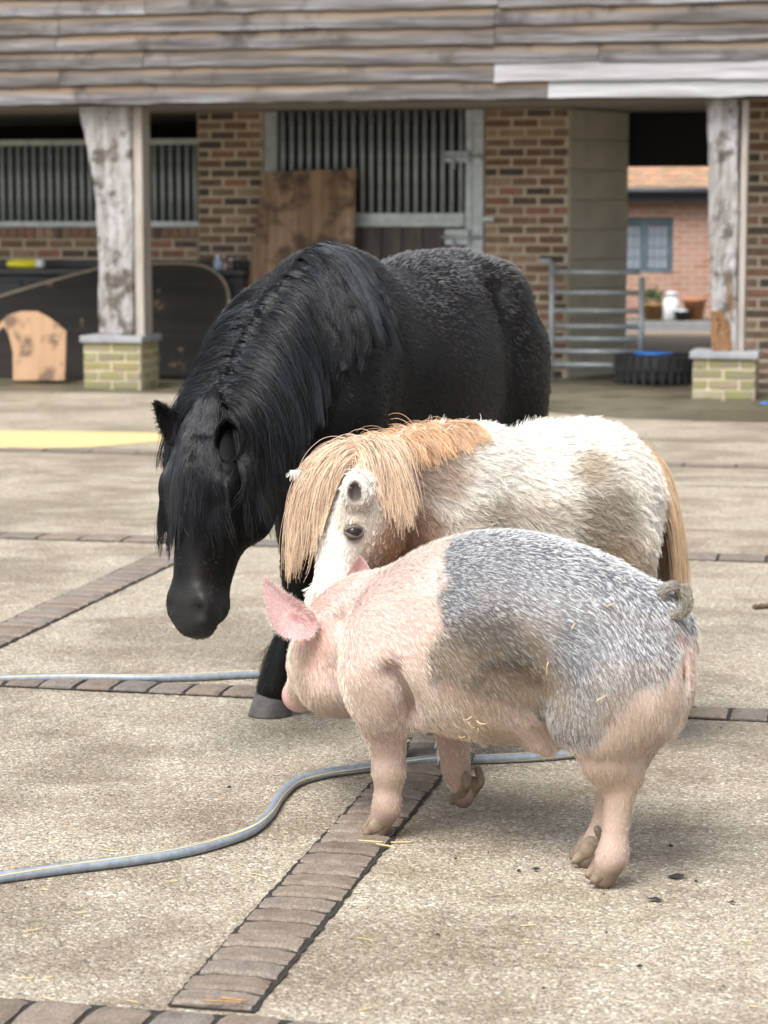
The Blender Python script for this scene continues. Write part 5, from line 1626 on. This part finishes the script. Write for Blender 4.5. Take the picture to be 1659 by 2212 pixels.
    def mane(k, side, t0, t1, l0, l1, seed, name, m_=16, stiff=.80):
        r2 = np.random.default_rng(seed)
        t = t0 + (t1 - t0) * r2.random(k)
        x = t * (len(crest) - 1); i = np.minimum(x.astype(int), len(crest) - 2); fr = (x - i)[:, None]
        p = crest[i] * (1 - fr) + crest[i + 1] * fr
        p = p + nl[None] * r2.normal(side * .012, .010, k)[:, None]
        s = f.sample(p); G = f.grad(p); p = p - G * (s - .002)[:, None]
        fwd = norm(crest[np.minimum(i + 1, len(crest) - 1)] - crest[np.maximum(i - 1, 0)])
        wav = (fbm(np.stack([t * 20, t * 0, t * 0], 1), 1.0, seed) - .5)
        d0 = nl[None] * side * (.75 + .2 * r2.random(k))[:, None] + np.array([0, 0, .30])[None] * smooth01(t, -.05, .35)[:, None] + fwd * (wav * .7)[:, None] + r2.normal(0, .10, (k, 3))
        L = (l0 + (l1 - l0) * r2.random(k)) * np.interp(t, [0, .1, .8, 1], [.6, 1, 1, .9])
        S = drape(f, p, d0, L, m_, stiff, 1.0, .006, None, r2, .025)
        S, near = clump(S, max(60, k // 70), r2, .86)
        S = lift_out(f, S, .003 + .016 * r2.random(3000)[near % 3000])
        # wave in the locks
        ph = r2.random(k // 55 + 400) * 6.3
        tt = np.linspace(0, 1, m_)[None]
        wv = np.sin(tt * 9 + ph[near % len(ph)][:, None]) * .015 * tt + r2.normal(0, .002, (k, m_)) * tt
        S = S + fwd[:, None, :] * wv[:, :, None]
        keep = (np.linalg.norm(S - ear_c, axis=2).min(1) > .055) | (S[:, 0, 1] > 6.0)
        S = S[keep]; near = near[keep]; k0_, k = k, int(keep.sum())
        lt_ = r2.random(k)
        c_ = np.array([.0052, .0055, .0066])[None] * (.6 + 1.2 * lt_)[:, None]
        lk = r2.random(999)[near % 999]
        c_ = c_ + np.array([.016, .018, .022])[None] * (smooth01(lk, .45, .95) * (.3 + lt_) * 1.5)[:, None]
        return hair_object(name, S, np.full(k, .00060), .35, c_, MAT_MANE, body_o)
    mane(15000, 1, 0.0, 1.0, .20, .40, 101, "mane")
    mane(6000, -1, .42, 1.0, .20, .32, 102, "mane")
    # forelock
    k = 7500
    r2 = np.random.default_rng(55)
    a_ = r2.normal(0, 1, k)
    p = hp(.0, 0, .05)[None] + hl[None] * (a_ * .034 - .012)[:, None] + ax[None] * r2.normal(.0, .018, k)[:, None] + fn[None] * .02
    far_ = r2.random(k) < .4
    ci = (len(crest) - 1 - (r2.random(k) * .14 * len(crest)).astype(int))
    p = np.where(far_[:, None], crest[ci] + nl[None] * r2.normal(0, .022, k)[:, None], p)
    s = f.sample(p); G = f.grad(p); p = p - G * (s - .002)[:, None]
    d0 = fn[None] * .30 + ax[None] * .85 + hl[None] * (a_ * .14 - .02)[:, None] + r2.normal(0, .05, (k, 3))
    L = .17 + .21 * r2.random(k) + .06 * far_
    S = drape(f, p, d0, L, 16, .45, 1.0, .002, ax[None] * .6 + hl[None] * (a_ * .20 + .10)[:, None], r2, .05)
    S, near = clump(S, 170, r2, .74)
    tt = np.linspace(0, 1, 16)[None]
    S = S + hl[None, None] * (np.sin(tt * 8 + (r2.random(999) * 6.3)[near % 999][:, None]) * .007 * tt)[:, :, None]
    S = lift_out(f, S, .002 + .016 * r2.random(999)[near % 999])
    keep = (np.linalg.norm(S - ear_c, axis=2).min(1) > .034)
    S = S[keep]; k = len(S); near = near[keep]
    lt_ = r2.random(k)
    fl = r2.random(999)[near % 999]
    hair_object("forelock", S, np.full(k, .0006), .35, np.array([.0045, .0048, .0060])[None] * (.3 + .8 * lt_ + 4.0 * fl ** 4)[:, None], MAT_MANE, body_o)
    # feather behind the fetlocks
    k = 900
    p = np.vstack([at(622, 1425, 6.44)[None] + r2.normal(0, .022, (k, 3))])
    s = f.sample(p); G = f.grad(p); p = p - G * (s - .001)[:, None]
    S = drape(f, p, G + np.array([.1, .3, -.3]), .05 + .05 * r2.random(k), 6, .7, 1.0, .002)
    hair_object("fetlock_feather", S, np.full(k, .0005), .3, np.array([.10, .085, .07])[None] * (.3 + 1.6 * r2.random(k) ** 2)[:, None], MAT_MANE, body_o)
    return body_o, f
def mesh_sphere(name, c, r):
    bm = bmesh.new(); bmesh.ops.create_uvsphere(bm, u_segments=24, v_segments=16, radius=r)
    for v in bm.verts: v.co += Vector(c)
    return bm_mesh(name, bm, True)
horse, horse_field = build_horse()
# ------------------------------------------------------------------ the pale pony
def build_pony():
    rg = np.random.default_rng(9)
    f = Field((-.42, 5.05, -.01), (1.02, 6.42, 1.02), .0085)
    fw = norm(np.array([-.866, -.5, 0])); lf = np.array([-fw[1], fw[0], 0])
    W = at(985, 935, 5.75)
    def body(s, l, z): return np.array([*(W[:2] - fw[:2] * s + lf[:2] * l), z])
    zw = W[2]
    torso(f, W, fw, [(-.27, .085, .70, .50), (-.16, .140, .79, .42), (0, .172, zw, .37), (.18, .198, zw - .012, .345), (.33, .205, zw + .020, .36), (.455, .165, zw + .012, .44), (.545, .095, zw - .07, .53)])
    for sg in (-1, 1):
        f.ell(body(-.06, sg * .115, .62), (.09, .09, .17), k=.07)
        f.ell(body(.41, sg * .095, .72), (.11, .11, .13), k=.07)
        limb(f, [body(.44, sg * .10, .68), body(.42, sg * .12, .54), body(.46, sg * .115, .42), body(.52, sg * .10, .32)], [.115, .105, .072, .045], .05)
    # hooves stand where the pig hides them
    hind = [ground(1352, 1610), ground(1300, 1585)]
    for sg, h in zip((1, -1), hind):
        h = np.array([h[0], h[1], 0])
        limb(f, [body(.52, sg * .10, .33), (body(.53, sg * .10, .25) + h + (0, 0, .25)) / 2, h + (.01, .02, .10), h + (0, 0, .05)], [.042, .034, .034, .038], .03)
    fore = [np.array([.175, 5.70, 0]), np.array([.008, 5.80, 0])]
    for sg, h in zip((1, -1), fore):
        limb(f, [body(-.08, sg * .11, .58), body(-.06, sg * .11, .45), (body(-.05, sg * .10, 0) * .5 + h * .5) + (0, 0, .26), h + (0, .01, .10), h + (0, 0, .05)], [.09, .066, .042, .035, .038], .04)
    # neck
    dn = np.array([.16, .20, -.92])
    cr = [(1005, 938, 5.75, .18), (930, 942, 5.66, .165), (862, 948, 5.575, .150), (805, 965, 5.51, .125), (770, 990, 5.47, .10)]
    C = np.array([at(u, v, Y) + dn * h for u, v, Y, h in cr])
    nl = norm(np.array([.75, -.66, 0]))
    f.tube(C, [.125, .115, .10, .088, .078], [h * .97 for *_, h in cr], [.21, .19, .165, .14, .11], nl, k=.06)
    fn = norm(np.array([-.766, -.643, .14])); hl = norm(np.array([.643, -.766, 0]))
    A0, A1 = at(782, 1000, 5.47), at(712, 1325, 5.335)
    head_tube(f, A0, A1, fn, hl, .80, .04)
    ax = norm(A1 - A0); HLn = np.linalg.norm(A1 - A0)
    def hp(t, l, d): return A0 + ax * HLn * t + hl * l + fn * d
    Rh = np.stack([hl, fn, ax])
    eye_c = hp(.45, .068, .036)
    for sg in (-1, 1):
        f.ell(hp(.39, sg * .068, .034), (.02, .026, .022), Rh, k=.02)
        f.ell(hp(.45, sg * .082, .038), (.012, .019, .012), Rh, k=.010, cut=True)
        f.ell(hp(.44, sg * .060, -.055), (.028, .07, .07), Rh, k=.04)
        f.ell(hp(.94, sg * .032, .022), (.024, .025, .035), Rh, k=.02)
    fh = Field.__new__(Field); fh.__dict__.update(f.__dict__); fh.g = f.g.copy()          # the body without its ears: what the long hair slides over
    ear_o, ear_i = at(769, 1062, 5.335), at(766, 1064, 5.300)
    f.ell(ear_o, (.0270, .026, .040), k=.02)
    f.ell(at(767, 1036, 5.335), (.013, .016, .024), k=.02)
    f.tube([hp(.10, .05, .0), ear_o], .03, .03, None, hl, k=.03)
    f.ell(ear_i, (.0145, .030, .028), k=.010, cut=True)
    f.tube([hp(.03, -.05, .01), at(668, 1030, 5.45), at(628, 1022, 5.435)], [.030, .020, .009], [.03, .022, .010], None, (0, 1, 0), k=.02)
    V, F = f.net("pony")
    me = np_mesh("pony", V, F)
    def coat_col(Q):
        c = np.array([.84, .79, .71])[None] * (.85 + .3 * fbm(Q, 7, 2.))[:, None]
        def b(cen, r, colr, w, amp=.6):
            nonlocal c
            d = np.linalg.norm((Q - cen) / np.array(r), axis=1) + (fbm(Q, 8, 31.) - .5) * amp
            k = ((1 - smooth01(d, .6, 1.25)) * w)[:, None]
            c = c * (1 - k) + np.array(colr) * k
        b(at(880, 1180, 5.45), (.12, .2, .15), (.40, .215, .115), .85)       # rusty chest
        b(at(850, 1240, 5.40), (.08, .2, .11), (.32, .15, .075), .85)
        b(at(925, 1020, 5.60), (.10, .2, .075), (.30, .175, .10), .75)
        b(at(1305, 1130, 5.75), (.10, .2, .12), (.22, .16, .105), .75)       # stained hip
        b(at(1270, 1010, 5.80), (.06, .2, .05), (.38, .29, .18), .7)
        b(at(1340, 1220, 5.80), (.10, .2, .12), (.34, .23, .135), .7)
        b(at(1150, 1130, 5.55), (.22, .2, .07), (.44, .35, .255), .62)
        b(at(765, 1110, 5.36), (.05, .2, .05), (.46, .36, .26), .6)
        b(at(790, 1200, 5.36), (.05, .2, .06), (.50, .40, .30), .5)
        de = np.linalg.norm(Q - eye_c, axis=1)
        di = np.linalg.norm((Q - ear_i) / np.array([.019, .034, .028]), axis=1)
        ki = (1 - smooth01(di, .85, 1.15))[:, None]; c = c * (1 - .93 * ki) + np.array([.06, .04, .028]) * .93 * ki
        ke = (1 - smooth01(de, .017, .028))[:, None]; c = c * (1 - .9 * ke) + np.array([.05, .04, .035]) * .9 * ke
        return c
    set_color(me, coat_col(V) * .62)
    MAT_PONY = skin_material("pony_skin", .7, .3, 200)
    body_o = link("pony", me, MAT_PONY)
    tag(body_o, "small shaggy cream pony with a straw coloured mane between the black horse and the pig", "pony")
    for h in fore + hind:
        link("hoof", hoof_mesh("hoof", np.array([h[0], h[1], 0.0]), fw, .040, .055), MAT_HOOF, body_o)
    # eye with lids
    me_eye = Mat("pony_eye"); me_eye.set(Base_Color=(.010, .008, .007), Roughness=.06)
    eye = link("eye", mesh_sphere("eye", hp(.45, .0665, .037), .0185), me_eye.m, body_o)
    en = norm(hl * .93 + fn * .35); e1_ = norm(fn - en * (fn @ en)); e2_ = norm(-ax - en * (-ax @ en))
    ec_ = hp(.45, .0665, .037)
    MAT_LID = plain("eyelid", (.10, .078, .065), .6, 0, .3, 60)
    for hgt, a0, a1, off in ((.0125, -.2, math.pi + .2, .012), (-.0105, .1, math.pi - .1, .012)):
        arc = [ec_ + e1_ * (.0225 * math.cos(w)) + e2_ * (hgt * math.sin(w) + .001) + en * (off - .007 * math.cos(w) ** 2) for w in np.linspace(a0, a1, 14)]
        link("eyelid", tube_mesh("eyelid", arc, [.002] + [.0052] * 12 + [.002], 8), MAT_LID, eye)
    # ---- shaggy coat
    MAT_PH = hair_material("pony_hair", .55, .35)
    n = 120000
    R0 = surface_points(V, F, n, rg, lambda c: .35 + .65 * smooth01(c[:, 2], .3, .45))
    comb = -fw[None] * .75 + np.array([0, 0, -1.0])[None] * (.40 + .5 * (1 - smooth01(R0[:, 2], .55, .85)))[:, None]
    hm = smooth01(-(R0[:, 1] - 5.46) - (R0[:, 0] - .02) * .5, -.02, .03)[:, None]
    comb = comb * (1 - hm) + (ax[None] * .9 - fn[None] * .2) * hm
    comb = comb + np.stack([fbm(R0, 9, 14.) - .5, fbm(R0, 9, 24.) - .5, fbm(R0, 9, 34.) - .5], 1) * (1.7 - 1.1 * hm)
    de_ = smooth01(np.linalg.norm(R0 - eye_c, axis=1), .018, .040)
    L = (.016 + .022 * rg.random(n)) * (1 - .42 * hm[:, 0]) * (.12 + .88 * de_) * (.35 + .65 * smooth01(np.linalg.norm((R0 - ear_i) / np.array([.019, .034, .028]), axis=1), .9, 1.3)) * (.65 + .7 * fbm(R0, 5, 51.))
    S = fur(f, R0, comb, L, 6, .36, rg, .20, .26)
    S, near = clump(S, 20000, rg, .72)
    lt = rg.random(n); lk = rg.random(120000)[near]
    hc = coat_col(R0) * (.84 + .28 * lt + .40 * (lk - .5))[:, None]
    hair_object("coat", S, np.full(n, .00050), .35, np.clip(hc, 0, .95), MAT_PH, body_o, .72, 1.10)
    # eyelashes / lids: dark ring of short hair
    # ---- mane
    crest = spline(np.array([at(u, v, Y) for u, v, Y in ((1000, 930, 5.77), (975, 930, 5.735), (930, 932, 5.655), (865, 938, 5.575), (808, 955, 5.51), (768, 985, 5.465))]), 20)
    MAT_PM = hair_material("pony_mane", .42, .5)
    def mane(k, t0, t1, l0, l1, seed, name, colf, side=1, up=.45, stiff=.80, m_=16, ncl=None):
        r2 = np.random.default_rng(seed)
        t = t0 + (t1 - t0) * r2.random(k)
        x = t * (len(crest) - 1); i = np.minimum(x.astype(int), len(crest) - 2); fr = (x - i)[:, None]
        p = crest[i] * (1 - fr) + crest[i + 1] * fr + nl[None] * r2.normal(side * .008, .012, k)[:, None]
        s = f.sample(p); G = f.grad(p); p = p - G * (s - .002)[:, None]
        fwd = norm(crest[np.minimum(i + 1, len(crest) - 1)] - crest[np.maximum(i - 1, 0)])
        d0 = nl[None] * side * (.7 + .3 * r2.random(k))[:, None] + np.array([0, 0, up])[None] * r2.random(k)[:, None] * 1.6 + fwd * .12 + r2.normal(0, .14, (k, 3))
        L = l0 + (l1 - l0) * r2.random(k) ** 1.2
        if l1 > .2: L = L * np.interp(t, [t0, t0 + .25 * (t1 - t0), t0 + .7 * (t1 - t0), t1], [.45, .85, 1.05, .8])
        S = drape(fh, p, d0, L, m_, stiff, 1.0, .005, None, r2, .026)
        S, near = clump(S, ncl or max(60, k // 24), r2, .72)
        tt = np.linspace(0, 1, m_)[None]
        S = S + fwd[:, None] * (np.sin(tt * 6 + (r2.random(999) * 6.3)[near % 999][:, None]) * .005 * tt)[:, :, None]
        S = lift_out(fh, S, .002 + .012 * r2.random(3000)[near % 3000])
        keep = (np.linalg.norm(S - ear_o, axis=2).min(1) > .036) & ~((CX + FV * S[:, :, 0] / S[:, :, 1] < 790) & (S[:, :, 2] < ear_o[2] + .03)).any(1)
        S = S[keep]; near = near[keep]; t = t[keep]; k = len(S)
        return hair_object(name, S, np.full(k, .00060), .4, np.clip(colf(S[:, 0], t, r2.random(k), near, r2), 0, .95), MAT_PM, body_o, .85, 1.1)
    straw = np.array([.74, .585, .41]); tan = np.array([.68, .46, .335]); orange = np.array([.66, .41, .24]); dk = np.array([.30, .17, .10])
    def mc(p, t, r, near, r2):
        w = smooth01(t, .55, .85)[:, None]
        c = orange * (1 - w) + (straw * .6 + tan * .4) * w
        c = c * (.50 + .45 * r + .45 * r2.random(60000)[near])[:, None]
        d = (r2.random(60000)[near] < .16)[:, None]
        return np.where(d, c * .55 + dk * .2, c)
    mane(4200, .74, 1.0, .12, .29, 201, "mane", mc)
    mane(3800, .05, .80, .06, .125, 202, "mane", mc, 1, .5, .80, 10)
    mane(1800, .05, .9, .06, .12, 203, "mane", mc, -1, .6, .80, 8)
    # ---- forelock
    k = 6200; r2 = np.random.default_rng(77)
    a_ = r2.normal(0, 1, k)
    p = hp(-.04, 0, .03)[None] + hl[None] * (a_ * .028)[:, None] + fn[None] * .01 + ax[None] * r2.normal(0, .02, k)[:, None]
    s = f.sample(p); G = f.grad(p); p = p - G * (s - .002)[:, None]
    d0 = fn[None] * (.35 + .50 * r2.random(k))[:, None] + hl[None] * (a_ * .18 - .24)[:, None] + ax[None] * .05 + np.array([0, 0, .42]) * r2.random(k)[:, None] + r2.normal(0, .06, (k, 3))
    L = (.10 + .27 * r2.random(k) ** 1.1) * np.interp(a_, [-2.5, -.8, .2, 1.2, 2.5], [.78, 1.0, 1.0, .72, .5])
    S = drape(fh, p, d0, L, 18, .78, 1.0, .006, None, r2, .030)
    S, near = clump(S, 260, r2, .74)
    tt = np.linspace(0, 1, 18)[None]
    S = S + hl[None, None] * (np.sin(tt * 6 + (r2.random(999) * 6.3)[near % 999][:, None]) * .006 * tt)[:, :, None]
    S = lift_out(fh, S, .002 + .014 * r2.random(999)[near % 999])
    keep = (np.linalg.norm(S - ear_o, axis=2).min(1) > .034) & (((S - A0) @ hl).max(1) < .040)
    S = S[keep]; near = near[keep]; k = len(S)
    c = (tan * .45 + straw * .55)[None] * (.50 + .45 * r2.random(k) + .45 * r2.random(1000)[near % 1000])[:, None]
    d = (r2.random(1000)[near % 1000] < .18)[:, None]
    c = np.where(d, c * .55 + dk * .2, c)
    hair_object("forelock", S, np.full(k, .00062), .4, np.clip(c, 0, .95), MAT_PM, body_o)
    # ---- tail
    k = 8000; r2 = np.random.default_rng(78)
    dock = body(.55, 0, zw - .07)
    p = dock[None] + r2.normal(0, .018, (k, 3)) + np.array([0, 0, -.06])[None] * r2.random(k)[:, None]
    d0 = -fw[None] * .42 + np.array([0, 0, -.8])[None] + lf[None] * r2.normal(.10, .16, k)[:, None] - fw[None] * (.25 * r2.random(k))[:, None] + r2.normal(0, .06, (k, 3))
    L = .40 + .28 * r2.random(k) ** .7
    S = drape(f, p, d0, L, 18, .60, 1.0, .004, np.array([.05, 0, 0]), r2, .02)
    S, near = clump(S, 160, r2, .6)
    c = (np.array([.58, .36, .20]) * .6 + straw * .4)[None] * (.55 + .6 * r2.random(k))[:, None]
    hair_object("tail", S, np.full(k, .0006), .4, np.clip(c, 0, .95), MAT_PM, body_o)
    return body_o, f
pony, pony_field = build_pony()
